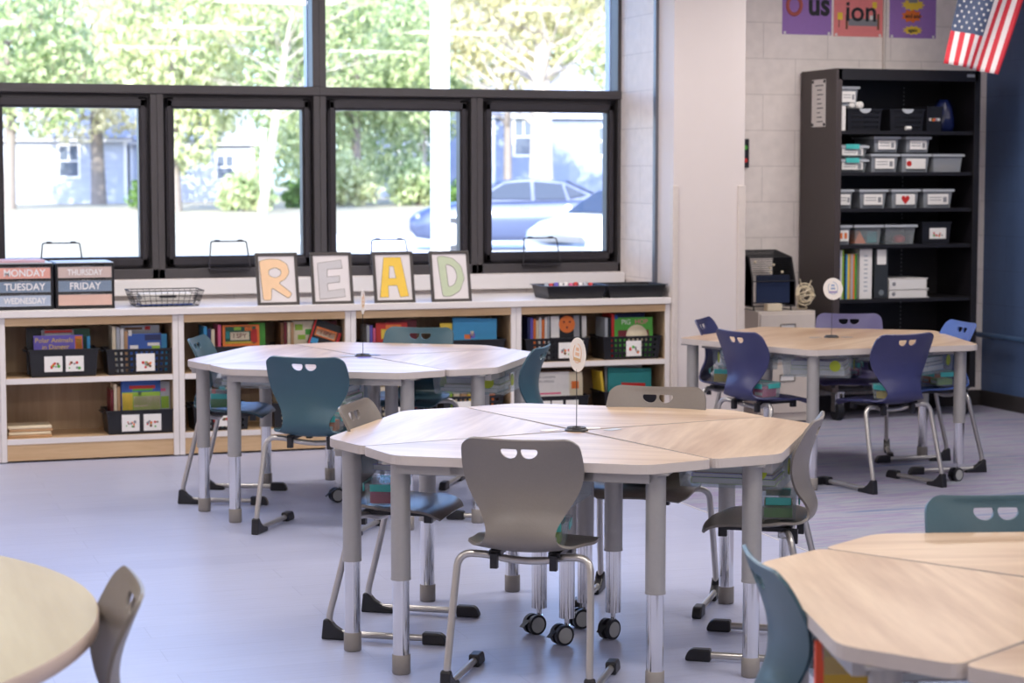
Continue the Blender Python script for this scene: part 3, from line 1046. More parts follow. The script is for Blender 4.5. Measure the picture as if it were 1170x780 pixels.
for key, where in (('c1', 'the nearest grey chair'), ('c2', 'the grey chair left of the centre tables'), ('c4', 'the grey chair right of the centre tables'),
                   ('L1', 'the teal chair with its back to us'), ('L2', 'the leftmost teal chair'), ('R1', 'the front navy chair of the far tables'),
                   ('R2', 'the left navy chair of the far tables'), ('R3', 'the navy chair beside the white pier'), ('R5', 'the bright blue chair'),
                   ('R4', 'the muted purple chair'), ('c3', 'the grey chair behind the centre tables')):
    p, a = on_seat(key, 0.03, 0.115)
    make_case('clear teal-latched pencil case on ' + where, p, a + 0.12)
    for q in range(2):
        cc = crayon_cols[ci % 5]; ci += 1
        off = Vector((-0.045 + 0.085 * q, 0.0, 0.004))
        off.rotate(Euler((0, 0, a + 0.12)))
        b = MB().box(-0.037, 0.037, -0.050, 0.050, 0, 0.034 + 0.012 * q, 0).box(-0.028, 0.028, -0.0508, 0.0508, 0.008, 0.024, 1)
        o = b.build('crayon_box', [C[cc], PAPER], None, Vector(p) + off, (0, 0, a + 0.12))
        tag(o, '%s crayon box in the case on %s' % (cc, where), 'crayon box', 'crayon boxes in the pencil cases')
# loose papers on the right teal chair of the far left tables
p, a = on_seat('L4', 0.0, 0.17)
o = MB()
for q in range(5):
    M_ = Matrix.Rotation(0.12 * math.sin(q * 2.3), 4, 'Z')
    o.box(-0.14, 0.14, -0.105, 0.105, q * 0.008, q * 0.008 + 0.006, q % 2, M=M_)
o = o.build('paper_stack', [PAPER, C['lime']], None, (p[0], p[1], p[2] + 0.002), (0, 0, a))
tag(o, 'loose white and green worksheets on the seat of the edge-on teal chair', 'paper stack')

b = MB().box(-0.085, 0.085, -0.008, 0.008, 0, 0.10, 0).box(-0.087, -0.070, -0.009, 0.009, 0, 0.101, 1).box(0.0, 0.035, -0.0092, -0.0081, 0.025, 0.08, 2)
o = b.build('card_box', [mat('mustard card', srgb(205, 165, 50), 0.5), mat('orange red card', srgb(240, 90, 50), 0.5), C['maroon']], None, (2.068, 3.836, 0.604), (0, 0, -0.262))
tag(o, 'mustard box with an orange-red end in the tote under the lower right tables', 'box')
# ------------------------------------------------------------------ card holders on the hubs
def card_stand(name_, loc, rz, tilt, shape_w, label, wiggle):
    t = thing('card_holder', label, 'card holder', (loc[0], loc[1], H_T), rz, 'wire card holders on the table centres')
    b = MB()
    b.lathe([(0.0, 0.0), (0.043, 0.0), (0.043, 0.004), (0.036, 0.008), (0.0, 0.010)], 28)
    for q in range(3):
        pts = [(math.cos(a_) * (0.02 + 0.007 * q), math.sin(a_) * (0.02 + 0.007 * q), 0.011) for a_ in [2 * PI * i / 20 for i in range(21)]]
        b.tube(pts, 0.002, 6)
    b.build('base', mat('dark weighted base', (0.04, 0.04, 0.045), 0.4), t)
    w = MB().tube([(0, 0, 0.01), (0.001, 0, 0.12), (0.0, 0, 0.225)], 0.0016, 6)
    ring = [(0.012 * math.sin(a_), 0.004, 0.237 - 0.012 * math.cos(a_)) for a_ in [2 * PI * i / 14 for i in range(15)]]
    w.tube(ring, 0.0016, 6)
    w.build('wire_stem', mat('black wire', (0.05, 0.05, 0.05), 0.35, 0.6), t)
    cards = MB()
    el = [(shape_w * math.cos(2 * PI * i / 32), 0.063 * math.sin(2 * PI * i / 32)) for i in range(32)]
    vs = [(x, -0.001, z) for x, z in el] + [(x, 0.001, z) for x, z in el]
    cards.add(vs, [tuple(range(32)), tuple(reversed(range(32, 64)))] + [(i, i + 32, (i + 1) % 32 + 32, (i + 1) % 32) for i in range(32)])
    co = cards.build('card', PAPER, t, (0.006, 0, 0.279), (0, tilt, 0))
    ar = MB()
    for z_, hw, c_ in ((0.020, 0.008, 0), (0.002, 0.010, 0), (-0.018, 0.02, 1)):
        ar.box(-hw * shape_w / 0.045, hw * shape_w / 0.045, -0.0018, -0.0011, z_ - 0.006, z_ + 0.006, c_)
    ar.tube([(0.022 * math.sin(a_) * shape_w / 0.045, -0.0015, 0.005 + 0.035 * math.cos(a_)) for a_ in [2 * PI * i / 18 for i in range(17)]], 0.0016, 5, 0)
    ar.build('card_drawing', [mat('peach crayon', srgb(228, 190, 160), 0.7), mat('tan crayon', srgb(205, 175, 130), 0.7)] if wiggle == 0 else [mat('blue crayon', srgb(150, 170, 200), 0.7), mat('lilac crayon', srgb(160, 150, 190), 0.7)], co)
    return t
card_stand('c', (2.592, 6.953), -1.36, 0.10, 0.056, 'wire card holder with a peach drawing on its oval card, centre tables', 0)
card_stand('l', (2.612, 10.155), -YAW + PI / 2 - 0.12, 0.0, 0.055, 'wire card holder seen edge-on on the far left tables', 0)
card_stand('r', (5.462, 10.47), -0.62, -0.05, 0.056, 'wire card holder with a blue drawing on its round card, far right tables', 1)
TAGS = [((2.50, 6.985), 0.3, PAPER, 'white paper tag just left of the centre card holder'),
        ((2.665, 6.995), -0.2, PAPER, 'white paper tag right behind the centre card holder'),
        ((2.725, 6.93), 0.5, C['silver'], 'small grey tag right of the centre card holder'),
        ((2.54, 10.19), 0.2, C['silver'], 'pale grey tag left of the far left card holder'),
        ((2.68, 10.20), -0.4, C['navy'], 'dark blue tag right of the far left card holder'),
        ((2.60, 10.08), 0.1, C['purple'], 'purple tag in front of the far left card holder'),
        ((5.37, 10.49), 0.1, C['grey'], 'grey tag left of the far right card holder'),
        ((5.55, 10.45), -0.3, C['grey'], 'grey tag right of the far right card holder')]
for (x, y), a, m_, lab in TAGS:
    o = MB().prism(round_poly([(-0.035, -0.02), (0.035, -0.02), (0.035, 0.02), (-0.035, 0.02)], 0.012), 0, 0.0012).build('paper_tag', m_, None, (x, y, H_T + 0.0004), (0, 0, a))
    tag(o, lab, 'tag', 'small tags around the card holders')

# ------------------------------------------------------------------ books
def make_book(name, w, h, t_, cover, loc, label, rz=0.0, lean=0.0, roll=0.0, art=(), text=(), group=None, cat='book', spine=None):
    """stands on its lower edge at loc; local x = width, front cover faces -y"""
    th = thing(name, label, cat, loc, 0, group, rot=(lean, roll, rz))
    c = MB()
    c.box(-w / 2, w / 2, -t_ / 2, -t_ / 2 + 0.0015, 0, h, 0)
    c.box(-w / 2, w / 2, t_ / 2 - 0.0015, t_ / 2, 0, h, 0)
    c.box(-w / 2 - 0.0015, -w / 2, -t_ / 2, t_ / 2, 0, h, 1)
    co = c.build('cover', [cover, spine or cover], th)
    MB().box(-w / 2, w / 2 - 0.004, -t_ / 2 + 0.0015, t_ / 2 - 0.0015, 0.003, h - 0.003).build('pages', CREAM, th)
    if art:
        a = MB(); mats = []
        for x0, x1, z0, z1, m_ in art:
            if m_ not in mats: mats.append(m_)
            a.box(x0 * w, x1 * w, -t_ / 2 - 0.0006, -t_ / 2 - 0.0001, z0 * h, z1 * h, mats.index(m_))
        a.build('cover_art', mats, co)
    for s, size, m_, x, z in text:
        text_obj(s, size, m_, co, (x * w, -t_ / 2 - 0.001, z * h))
    return th

SPINES = {}
def spine_book(h, d, t_, cover, loc, label, rz=0.0, roll=0.0, group=None, cat='book'):
    """spine faces the viewer (-y); too thin to show more than cover and pages"""
    th = thing('picture_book', label, cat, loc, 0, group, rot=(0, roll, rz))
    c = MB()
    c.box(-t_ / 2, -t_ / 2 + 0.0012, 0, d, 0, h, 0)
    c.box(t_ / 2 - 0.0012, t_ / 2, 0, d, 0, h, 0)
    c.box(-t_ / 2, t_ / 2, -0.0012, 0, 0, h, 0)
    c.build('cover', cover, th)
    MB().box(-t_ / 2 + 0.0012, t_ / 2 - 0.0012, 0, d - 0.004, 0.003, h - 0.003).build('pages', CREAM, th)
    return th

# ------------------------------------------------------------------ bookshelf
SH_Y0, SH_Y1 = 12.215, 12.63
U = [-0.10, 0.952, 2.0, 3.065, 4.145, 5.203]
names = ['leftmost', 'left', 'second', 'third', 'right']
for i in range(5):
    a, b = U[i] + 0.001, U[i + 1] - 0.001
    lab = ['low open bookshelf unit mostly outside the left edge of the picture', 'low open bookshelf unit below the day drawers, one bottom bay nearly empty',
           'low open bookshelf unit behind the far left tables, below the letters R and E', 'low open bookshelf unit below the framed letters A and D', 'low open bookshelf unit at the right end, beside the white pier'][i]
    t = thing('bookshelf_unit', lab, 'bookshelf', ((a + b) / 2, SH_Y0, 0), group='low bookshelf units under the window')
    w = (b - a) / 2
    for s_ in (-1, 1):
        x = s_ * (w - 0.0165)
        MB().box(x - 0.0165, x + 0.0165, 0.0, SH_Y1 - SH_Y0, 0.006, 0.855).build('side_panel', WHITE_LAM, t, bevel=0.002)
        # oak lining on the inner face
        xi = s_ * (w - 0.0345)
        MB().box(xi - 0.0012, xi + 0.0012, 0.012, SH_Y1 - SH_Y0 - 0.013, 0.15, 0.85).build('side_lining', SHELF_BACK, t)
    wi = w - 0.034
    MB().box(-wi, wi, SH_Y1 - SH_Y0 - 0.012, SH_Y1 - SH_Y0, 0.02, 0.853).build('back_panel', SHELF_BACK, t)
    MB().box(-wi, wi, 0.002, 0.02, 0.808, 0.854).build('top_rail', SHELF_WOOD, t)
    MB().box(-wi, wi, 0.004, 0.022, 0.012, 0.108).build('kick_panel', SHELF_WOOD, t)
    for z in (0.482, 0.125):
        m_ = MB().box(-wi, wi, 0.0035, SH_Y1 - SH_Y0 - 0.013, z - 0.0165, z + 0.0165, 0)
        m_.box(-wi, wi, 0.0, 0.0034, z - 0.0165, z + 0.0165, 1)
        m_.build('shelf', [SHELF_WOOD, WHITE_LAM], t)
o = MB().box(U[0], 5.203, 12.195, 12.995, 0.857, 0.897).build('worktop', WHITE_LAM, bevel=0.003)
tag(o, 'long white laminate worktop over the low bookshelves under the window', 'worktop')
o = MB()
for x in (0.3, 1.5, 2.55, 3.6, 4.7):
    o.box(x - 0.02, x + 0.02, 12.64, 12.995, 0.70, 0.856)
o = o.build('worktop_bracket', WHITE_LAM)
o['kind'] = 'structure'; o.name = 'trim_9'

# perforated baskets -------------------------------------------------------
def make_basket(loc, w, d, h, label, holes=True, labels=(), rz=0.0, group='black book baskets on the bookshelf', handles=True, col=None):
    t = thing('book_basket', label, 'basket', loc, rz, group)
    col = col or BLACK_PL
    sheet_tub(w, d, h, 0.93, holes).build('tub', col, t, solid=0.003)
    rim_mb(w, d, h, 0.007, 0.010, handles).build('rim', col, t)
    slope = (w - w * 0.93) / 2
    for (x, lw, lh, art) in labels:
        zc = h * 0.47
        yc = -d / 2 * (0.93 + 0.07 * 0.47) - 0.006
        m = MB().box(-lw / 2, lw / 2, -0.0008, 0.0008, -lh / 2, lh / 2, 0)
        l = m.build('paper_label', PAPER, t, (x, yc, zc))
        am = MB(); am_m = [C['brown'], C['orange'], C['grey'], C['green'], C['red']]
        rnd = random.Random(int(x * 1000) + art)
        for q in range(9):
            ax_, az_ = rnd.uniform(-lw * 0.3, lw * 0.3), rnd.uniform(-lh * 0.3, lh * 0.15)
            am.cyl((ax_, -0.0008, az_), (ax_, -0.0014 - 0.0001 * q, az_), rnd.uniform(0.004, 0.010), 8, (q + art) % 5, smooth=False)
        am.build('label_picture', am_m, l)
    return t
ZT, ZB = 0.4995, 0.1425
BY = 12.355
def fill_spines(x0, x1, z, hmin, hmax, cols, where, y=12.29, d=0.17, group='upright books in the baskets'):
    x = x0
    q = 0
    ordn = ['first', 'second', 'third', 'fourth', 'fifth', 'sixth', 'seventh', 'eighth', 'ninth', 'tenth', 'eleventh', 'twelfth']
    for c_ in cols:
        t_ = (x1 - x0) / len(cols)
        h = random.uniform(hmin, hmax)
        nm = {'sky': 'light blue', 'lime': 'yellow-green', 'darkgreen': 'dark green', 'silver': 'pale grey', 'cream': 'cream'}.get(c_, c_)
        spine_book(h, d, t_ * 0.86, C[c_], (x + t_ / 2, y, z), '%s-spined thin book, %s from the left %s' % (nm, ordn[q], where), group=group)
        x += t_; q += 1
# unit 1
make_basket((1.325, BY, ZT), 0.40, 0.24, 0.165, 'black book basket with two picture labels, upper left bay of the left shelf unit', False, [(-0.062, 0.105, 0.092, 1), (0.062, 0.105, 0.092, 2)])
make_book('picture_book', 0.285, 0.232, 0.012, C['purple'], (1.30, 12.275, ZT + 0.012), 'purple book with yellow title Polar Animals in Danger, upper left basket',
          lean=-0.10, art=[(-0.49, 0.30, 0.66, 0.98, C['purple']), (0.34, 0.49, 0.05, 0.97, C['orange']), (0.36, 0.47, 0.55, 0.9, C['yellow'])],
          text=[('Polar Animals', 0.040, C['yellow'], -0.09, 0.87), ('in Danger', 0.040, C['yellow'], -0.06, 0.70)], group='books in the upper left basket')
make_book('picture_book', 0.19, 0.262, 0.012, C['grey'], (1.30, 12.305, ZT + 0.012), 'grey book with red top band behind the polar animals book', lean=-0.08,
          art=[(-0.40, 0.45, 0.93, 0.99, C['red']), (-0.4, 0.4, 0.86, 0.92, C['silver'])], group='books in the upper left basket')
make_book('picture_book', 0.10, 0.275, 0.02, C['black'], (1.17, 12.33, ZT + 0.012), 'tall black book at the left of the upper left basket', lean=-0.06, group='books in the upper left basket')
make_book('picture_book', 0.10, 0.265, 0.015, C['darkgreen'], (1.44, 12.325, ZT + 0.012), 'dark green book at the right of the upper left basket', lean=-0.05, group='books in the upper left basket')
spine_book(0.225, 0.16, 0.018, C['sky'], (1.477, 12.29, ZT + 0.008), 'pale blue spined book at the right end of the upper left basket', group='books in the upper left basket')
make_basket((1.775, BY, ZT), 0.40, 0.24, 0.155, 'black perforated basket with one picture label, upper right bay of the left shelf unit', True, [(0.03, 0.11, 0.105, 3)])
fill_spines(1.615, 1.735, ZT + 0.008, 0.24, 0.28, ['cream', 'silver', 'white', 'tan', 'white'], 'in the one-label basket')
make_book('picture_book', 0.20, 0.232, 0.012, C['blue'], (1.81, 12.275, ZT + 0.01), 'blue ocean picture book with a white swoosh, in the one-label basket', lean=-0.09,
          art=[(0.0, 0.48, 0.82, 0.97, C['navy']), (0.08, 0.44, 0.68, 0.76, C['white']), (0.2, 0.45, 0.6, 0.68, C['lime']), (-0.45, -0.2, 0.6, 0.7, C['white'])], group='books in the one-label basket')
make_book('picture_book', 0.17, 0.225, 0.010, C['sky'], (1.86, 12.295, ZT + 0.01), 'lighter blue book just right of the ocean picture book', lean=-0.07, group='books in the one-label basket')
make_book('picture_book', 0.23, 0.278, 0.012, C['silver'], (1.79, 12.325, ZT + 0.01), 'grey book with a red spot standing at the back of the one-label basket', lean=-0.05,
          art=[(0.12, 0.26, 0.90, 0.98, C['red']), (-0.4, 0.05, 0.91, 0.96, C['brown'])], group='books in the one-label basket')
make_basket((1.775, BY, ZB), 0.41, 0.25, 0.145, 'black basket with two colourful labels, lower bay of the left shelf unit', False, [(-0.065, 0.105, 0.10, 5), (0.065, 0.105, 0.10, 7)])
fill_spines(1.60, 1.66, ZB + 0.008, 0.25, 0.30, ['maroon', 'cream', 'tan'], 'in the lower left-unit basket')
make_book('picture_book', 0.235, 0.322, 0.014, C['blue'], (1.785, 12.275, ZB + 0.008), 'big picture book with a red arc over a pale green hill', lean=-0.12,
          art=[(-0.49, 0.49, 0.38, 0.74, C['lime']), (-0.49, -0.22, 0.38, 0.72, C['yellow']), (-0.20, 0.49, 0.38, 0.66, C['cream']), (-0.30, 0.36, 0.80, 0.86, C['red']), (-0.22, 0.30, 0.76, 0.80, C['green']), (-0.08, 0.0, 0.68, 0.74, C['navy'])],
          group='books in the lower left basket')
make_book('picture_book', 0.13, 0.295, 0.012, C['silver'], (1.895, 12.30, ZB + 0.008), 'pale book with a green blot right of the hill picture book', lean=-0.08,
          art=[(-0.2, 0.45, 0.45, 0.7, C['lime']), (0.0, 0.3, 0.8, 0.86, C['pink'])], group='books in the lower left basket')
m = MB()
for q in range(4):
    m.box(-0.13 + 0.004 * (q % 3), 0.13 - 0.005 * ((q + 1) % 3), -0.10, 0.10, q * 0.0175, q * 0.0175 + 0.016, q % 2)
o = m.build('paper_stack', [C['tan'], C['cream']], None, (1.125, 12.36, ZB), bevel=0.004)
tag(o, 'low stack of brown and cream papers at the bottom of the left shelf unit', 'paper stack')
# unit 2
make_basket((2.345, BY, ZT), 0.42, 0.24, 0.155, 'black basket holding the colourful search picture book, upper left bay of the second shelf unit', False)
fill_spines(2.165, 2.235, ZT + 0.008, 0.24, 0.275, ['sky', 'navy', 'cream'], 'in the search-picture-book basket')
spine_book(0.275, 0.16, 0.018, C['pink'], (2.262, 12.285, ZT + 0.008), 'bright pink spined book left of the flat search picture book', group='books in the second unit baskets')
make_book('picture_book', 0.225, 0.272, 0.014, C['orange'], (2.395, 12.275, ZT + 0.008), 'busy orange and green search picture book titled I SPY standing upright', lean=-0.07,
          art=[(-0.44, 0.40, 0.58, 0.96, C['darkgreen']), (-0.3, 0.22, 0.66, 0.84, C['cream']), (-0.44, 0.3, 0.58, 0.63, C['yellow']), (0.26, 0.44, 0.6, 0.9, C['red']), (-0.2, 0.0, 0.88, 0.95, C['lime']), (0.1, 0.3, 0.86, 0.95, C['orange']), (-0.42, -0.32, 0.7, 0.86, C['teal'])],
          text=[('I SPY', 0.040, C['maroon'], -0.04, 0.75)], group='books in the second unit baskets')
make_book('picture_book', 0.10, 0.28, 0.012, C['green'], (2.50, 12.31, ZT + 0.008), 'green book behind the upright search picture book', lean=-0.05, group='books in the second unit baskets')
make_basket((2.82, BY, ZT), 0.40, 0.24, 0.155, 'black basket with tilted books, upper right bay of the second shelf unit', False)
fill_spines(2.640, 2.725, ZT + 0.008, 0.25, 0.285, ['brown', 'maroon', 'cream', 'tan'], 'in the tilted-book basket')
make_book('picture_book', 0.16, 0.285, 0.010, C['cream'], (2.80, 12.305, ZT + 0.008), 'cream book with green leaves behind the tilted search book', lean=-0.04,
          art=[(-0.4, -0.1, 0.8, 0.93, C['lime']), (0.0, 0.3, 0.7, 0.82, C['green']), (-0.3, 0.0, 0.6, 0.7, C['lime'])], group='books in the second unit baskets')
make_book('picture_book', 0.19, 0.262, 0.014, C['black'], (2.865, 12.275, ZT + 0.030), 'black search picture book titled I SPY tilted to the right', lean=-0.07, roll=0.33,
          art=[(-0.38, 0.34, 0.62, 0.84, C['orange']), (-0.34, 0.30, 0.65, 0.81, C['cream']), (-0.5, -0.44, 0.1, 1.0, C['red']), (0.38, 0.48, 0.6, 0.85, C['red']), (-0.44, -0.2, 0.42, 0.56, C['sky'])],
          text=[('I SPY', 0.034, C['maroon'], -0.02, 0.73)], group='books in the second unit baskets')
make_book('picture_book', 0.15, 0.28, 0.012, C['maroon'], (2.93, 12.33, ZT + 0.008), 'dark red book at the back of the tilted-book basket', lean=-0.03, group='books in the second unit baskets')
make_basket((2.26, BY, ZB), 0.34, 0.24, 0.155, 'black basket behind the leftmost teal chair, lower bay of the second shelf unit', True, [(0.03, 0.10, 0.095, 4)])
make_basket((2.78, BY, ZB), 0.40, 0.24, 0.155, 'black basket behind the teal chair back, lower right bay of the second shelf unit', True, [(0.0, 0.10, 0.095, 6)])
fill_spines(2.13, 2.38, ZB + 0.008, 0.22, 0.30, ['brown', 'silver', 'red', 'teal', 'cream', 'tan'], 'behind the leftmost teal chair')
fill_spines(2.62, 2.94, ZB + 0.008, 0.22, 0.29, ['cream', 'maroon', 'tan', 'sky', 'brown', 'white', 'pink'], 'behind the front teal chair')
# unit 3
make_basket((3.375, BY, ZT), 0.42, 0.24, 0.155, 'black basket of red and yellow books, upper left bay of the third shelf unit', False)
fill_spines(3.185, 3.245, ZT + 0.008, 0.22, 0.25, ['silver', 'purple', 'pink'], 'in the red-book basket')
make_book('picture_book', 0.20, 0.262, 0.012, C['red'], (3.35, 12.285, ZT + 0.008), 'red and yellow picture book left of the back teal chair', lean=-0.08,
          art=[(-0.35, 0.1, 0.62, 0.85, C['yellow']), (-0.2, 0.3, 0.7, 0.95, C['orange']), (-0.1, 0.1, 0.6, 0.7, C['lime'])], group='books in the third unit baskets')
make_book('picture_book', 0.20, 0.275, 0.012, C['maroon'], (3.42, 12.325, ZT + 0.008), 'dark red book behind the red and yellow picture book', lean=-0.04, group='books in the third unit baskets')
make_basket((3.865, BY, ZT), 0.42, 0.24, 0.155, 'black basket holding the large light blue book, upper right bay of the third shelf unit', False)
make_book('picture_book', 0.29, 0.275, 0.014, C['sky'], (3.885, 12.275, ZT + 0.012), 'large light blue book with a small orange figure, third shelf unit', lean=-0.10, roll=0.04,
          art=[(-0.24, -0.10, 0.52, 0.62, C['orange']), (-0.12, 0.0, 0.54, 0.66, C['purple']), (-0.10, -0.03, 0.58, 0.70, C['cream'])], group='books in the third unit baskets')
make_book('picture_book', 0.09, 0.25, 0.012, C['yellow'], (3.715, 12.30, ZT + 0.008), 'yellow book at the left of the large light blue book', lean=-0.06, group='books in the third unit baskets')
make_basket((3.36, BY, ZB), 0.40, 0.24, 0.155, 'black perforated basket low behind the back teal chair, lower left bay of the third unit', True, [(-0.02, 0.11, 0.10, 9)])
make_basket((3.865, BY, ZB), 0.40, 0.24, 0.155, 'black perforated basket low in the right bay of the third shelf unit', True, [(-0.06, 0.11, 0.10, 11)])
fill_spines(3.20, 3.52, ZB + 0.008, 0.2, 0.28, ['sky', 'cream', 'brown', 'yellow', 'cream', 'maroon'], 'low in the third shelf unit')
fill_spines(3.70, 4.03, ZB + 0.008, 0.2, 0.29, ['lime', 'cream', 'tan', 'yellow', 'brown', 'maroon', 'orange'], 'in the third unit, right bay below')
# unit 4
make_basket((4.43, BY, ZT), 0.43, 0.24, 0.150, 'black perforated basket with a word label behind the edge-on teal chair', True, [(0.06, 0.105, 0.10, 12)])
fill_spines(4.245, 4.40, ZT + 0.008, 0.25, 0.28, ['navy', 'purple', 'orange', 'cream', 'white', 'orange', 'white', 'silver'], 'beside the red-faced book')
make_book('picture_book', 0.215, 0.285, 0.012, C['black'], (4.505, 12.275, ZT + 0.008), 'book with a big orange-red face on a black and white cover', lean=-0.05,
          art=[(-0.49, -0.22, 0.5, 0.98, C['white']), (0.24, 0.42, 0.5, 0.99, C['grey'])], group='books in the right unit baskets')
b_ = [c for c in bpy.data.objects if c.get('label') == 'book with a big orange-red face on a black and white cover'][0]
fm = MB().cyl((0, 0, 0), (0, -0.001, 0), 0.055, 28, smooth=False)
for p_ in ((-0.02, 0.015), (0.02, 0.015), (0.0, -0.02)):
    fm.cyl((p_[0], -0.001, p_[1]), (p_[0], -0.0016, p_[1]), 0.007, 10, 1, smooth=False)
fm.build('cover_picture', [C['orange'], C['maroon']], [c for c in bpy.data.objects if c.parent == b_ and c.name.startswith('cover')][0], (0.005, -0.0068, 0.226))
make_book('picture_book', 0.055, 0.275, 0.012, C['white'], (4.625, 12.30, ZT + 0.008), 'narrow white book right of the orange-red face book', lean=-0.04, group='books in the right unit baskets')
make_basket((4.945, BY, ZT), 0.40, 0.24, 0.150, 'black perforated basket with a white word label holding the green pig book', True, [(0.01, 0.105, 0.10, 14)])
fill_spines(4.775, 4.865, ZT + 0.008, 0.24, 0.29, ['silver', 'black', 'red', 'blue'], 'beside the green pig book', group='books in the right unit baskets')
make_book('picture_book', 0.265, 0.258, 0.012, C['green'], (4.975, 12.275, ZT + 0.010), 'bright green book with a pink and white title and a pig, right shelf unit', lean=-0.08,
          art=[(-0.42, 0.40, 0.5, 0.68, C['maroon'])], text=[('PIG', 0.044, C['white'], -0.2, 0.88), ('HOP', 0.044, C['pink'], 0.2, 0.88)], group='books in the right unit baskets')
b_ = [c for c in bpy.data.objects if str(c.get('label')).startswith('bright green book')][0]
fm = MB().lathe([(0.0, 0), (0.075, 0.0), (0.075, 0.001), (0.0, 0.0011)], 28)
fm.build('cover_picture', C['cream'], [c for c in bpy.data.objects if c.parent == b_ and c.name.startswith('cover')][0], (0.02, -0.0068, 0.135), (PI / 2, 0, 0))
make_book('picture_book', 0.20, 0.285, 0.012, C['navy'], (4.97, 12.32, ZT + 0.008), 'dark blue book standing behind the green pig book', lean=-0.04, group='books in the right unit baskets')
make_basket((4.43, BY, ZB), 0.43, 0.24, 0.135, 'black basket with three small white labels, lower left bay of the right unit', False, [(-0.085, 0.075, 0.085, 15), (-0.0, 0.075, 0.085, 16), (0.10, 0.085, 0.085, 17)])
make_book('picture_book', 0.30, 0.275, 0.012, C['white'], (4.38, 12.275, ZB + 0.010), 'white picture book with three lines of lettering over the three-label basket', lean=-0.08,
          art=[(-0.45, -0.3, 0.5, 0.7, C['silver']), (-0.3, 0.3, 0.48, 0.52, C['pink'])], text=[('THE GARDEN', 0.022, C['grey'], -0.05, 0.88), ('IN SPRING', 0.022, C['grey'], -0.02, 0.78)], group='books in the right unit lower baskets')
make_book('picture_book', 0.11, 0.27, 0.012, C['cream'], (4.57, 12.29, ZB + 0.010), 'cream book with a small orange animal right of the lettered white book', lean=-0.06,
          art=[(-0.2, 0.25, 0.6, 0.78, C['orange'])], group='books in the right unit lower baskets')
make_book('picture_book', 0.36, 0.29, 0.012, C['black'], (4.42, 12.33, ZB + 0.010), 'wide black book behind the lettered white book', lean=-0.03, art=[(-0.3, 0.4, 0.93, 0.97, C['brown'])], group='books in the right unit lower baskets')
make_basket((4.945, BY, ZB), 0.38, 0.24, 0.150, 'black basket holding the teal book, lower right bay of the right unit', False)
make_book('picture_book', 0.30, 0.285, 0.018, C['teal'], (4.945, 12.28, ZB + 0.010), 'teal book with a red band over the grey chair back, right shelf unit', lean=-0.13, roll=0.05,
          art=[(-0.2, 0.36, 0.56, 0.66, C['red'])], group='books in the right unit lower baskets')
make_book('picture_book', 0.26, 0.305, 0.012, C['silver'], (4.93, 12.33, ZB + 0.010), 'pale grey book behind the teal book with the red band', lean=-0.08, group='books in the right unit lower baskets')
spine_book(0.27, 0.16, 0.016, C['yellow'], (4.782, 12.29, ZB + 0.010), 'yellow spined book leaning left of the teal book', roll=-0.12, group='books in the right unit lower baskets')

# ------------------------------------------------------------------ on the worktop
ZW = 0.8975
def organizer(x0, x1, rows, label, last):
    w = x1 - x0
    t = thing('drawer_organizer', label, 'drawer organizer', ((x0 + x1) / 2, 12.285, ZW), 0, 'weekday drawer organizers')
    d = 0.36
    m = MB()
    H = 0.272
    m.box(-w / 2, w / 2, 0, d, 0, 0.012)
    m.box(-w / 2, w / 2, 0, d, H - 0.010, H)
    m.box(-w / 2, -w / 2 + 0.011, 0, d, 0.01, H - 0.01)
    m.box(w / 2 - 0.011, w / 2, 0, d, 0.01, H - 0.01)
    m.box(-w / 2, w / 2, d - 0.008, d, 0.01, H - 0.01)
    m.build('case', BLACK_PL, t, bevel=0.004)
    MB().box(-w / 2 + 0.004, w / 2 - 0.004, 0.004, d - 0.004, H, H + 0.004).build('top_sheet', C['silver'], t)
    rh = (H - 0.026) / 3
    for k_, (s, c_, tc_) in enumerate(rows):
        z0 = H - 0.012 - rh * (k_ + 1)
        o = MB().box(-w / 2 + 0.013, w / 2 - 0.013, 0.004, d - 0.02, z0 + 0.003, z0 + rh - 0.003, 0)
        dr = o.build('drawer', clear_mat('frosted drawer plastic', (0.96, 0.96, 0.98), 0.10, 0.35), t)
        MB().box(-w / 2 + 0.016, w / 2 - 0.016, 0.006, 0.009, z0 + 0.007, z0 + rh - 0.012).build('drawer_label', c_, dr, (0, 0.001, 0))
        MB().box(-0.03, 0.03, -0.006, 0.002, z0 + rh - 0.012, z0 + rh - 0.005).build('drawer_pull', MATS['frosted drawer plastic'], dr)
        if s:
            text_obj(s, 0.058 if len(s) < 8 else 0.050, tc_, dr, (0, 0.0055, z0 + rh * 0.46), sx=0.95 if len(s) < 8 else 0.8, bold=0.001)
    return t
peach = mat('peach drawer label', srgb(232, 160, 140), 0.6); slate = mat('slate blue drawer label', srgb(100, 125, 150), 0.6)
palebl = mat('pale blue drawer label', srgb(170, 185, 205), 0.6); sand = mat('sand drawer label', srgb(205, 180, 168), 0.6); peach2 = mat('pale peach drawer label', srgb(222, 180, 160), 0.6)
WT = mat('white lettering', srgb(240, 238, 235), 0.6)
organizer(0.945, 1.277, [('MONDAY', peach, WT), ('TUESDAY', slate, WT), ('WEDNESDAY', palebl, WT)], 'drawer organizer labelled MONDAY, TUESDAY, WEDNESDAY at the left edge', None)
organizer(1.290, 1.635, [('THURSDAY', sand, WT), ('FRIDAY', slate, WT), ('', peach2, WT)], 'drawer organizer labelled FRIDAY on the worktop left of the wire basket', None)
m = MB().box(-0.13, 0.13, -0.12, 0.12, 0, 0.014).box(-0.02, 0.025, -0.121, -0.119, 0.004, 0.016)
o = m.build('folder', mat('pale pink card', srgb(205, 170, 182), 0.6), None, (1.10, 12.45, ZW + 0.2775), (0, 0, 0.05)); tag(o, 'pale pink folder lying on top of the MONDAY organizer', 'folder')

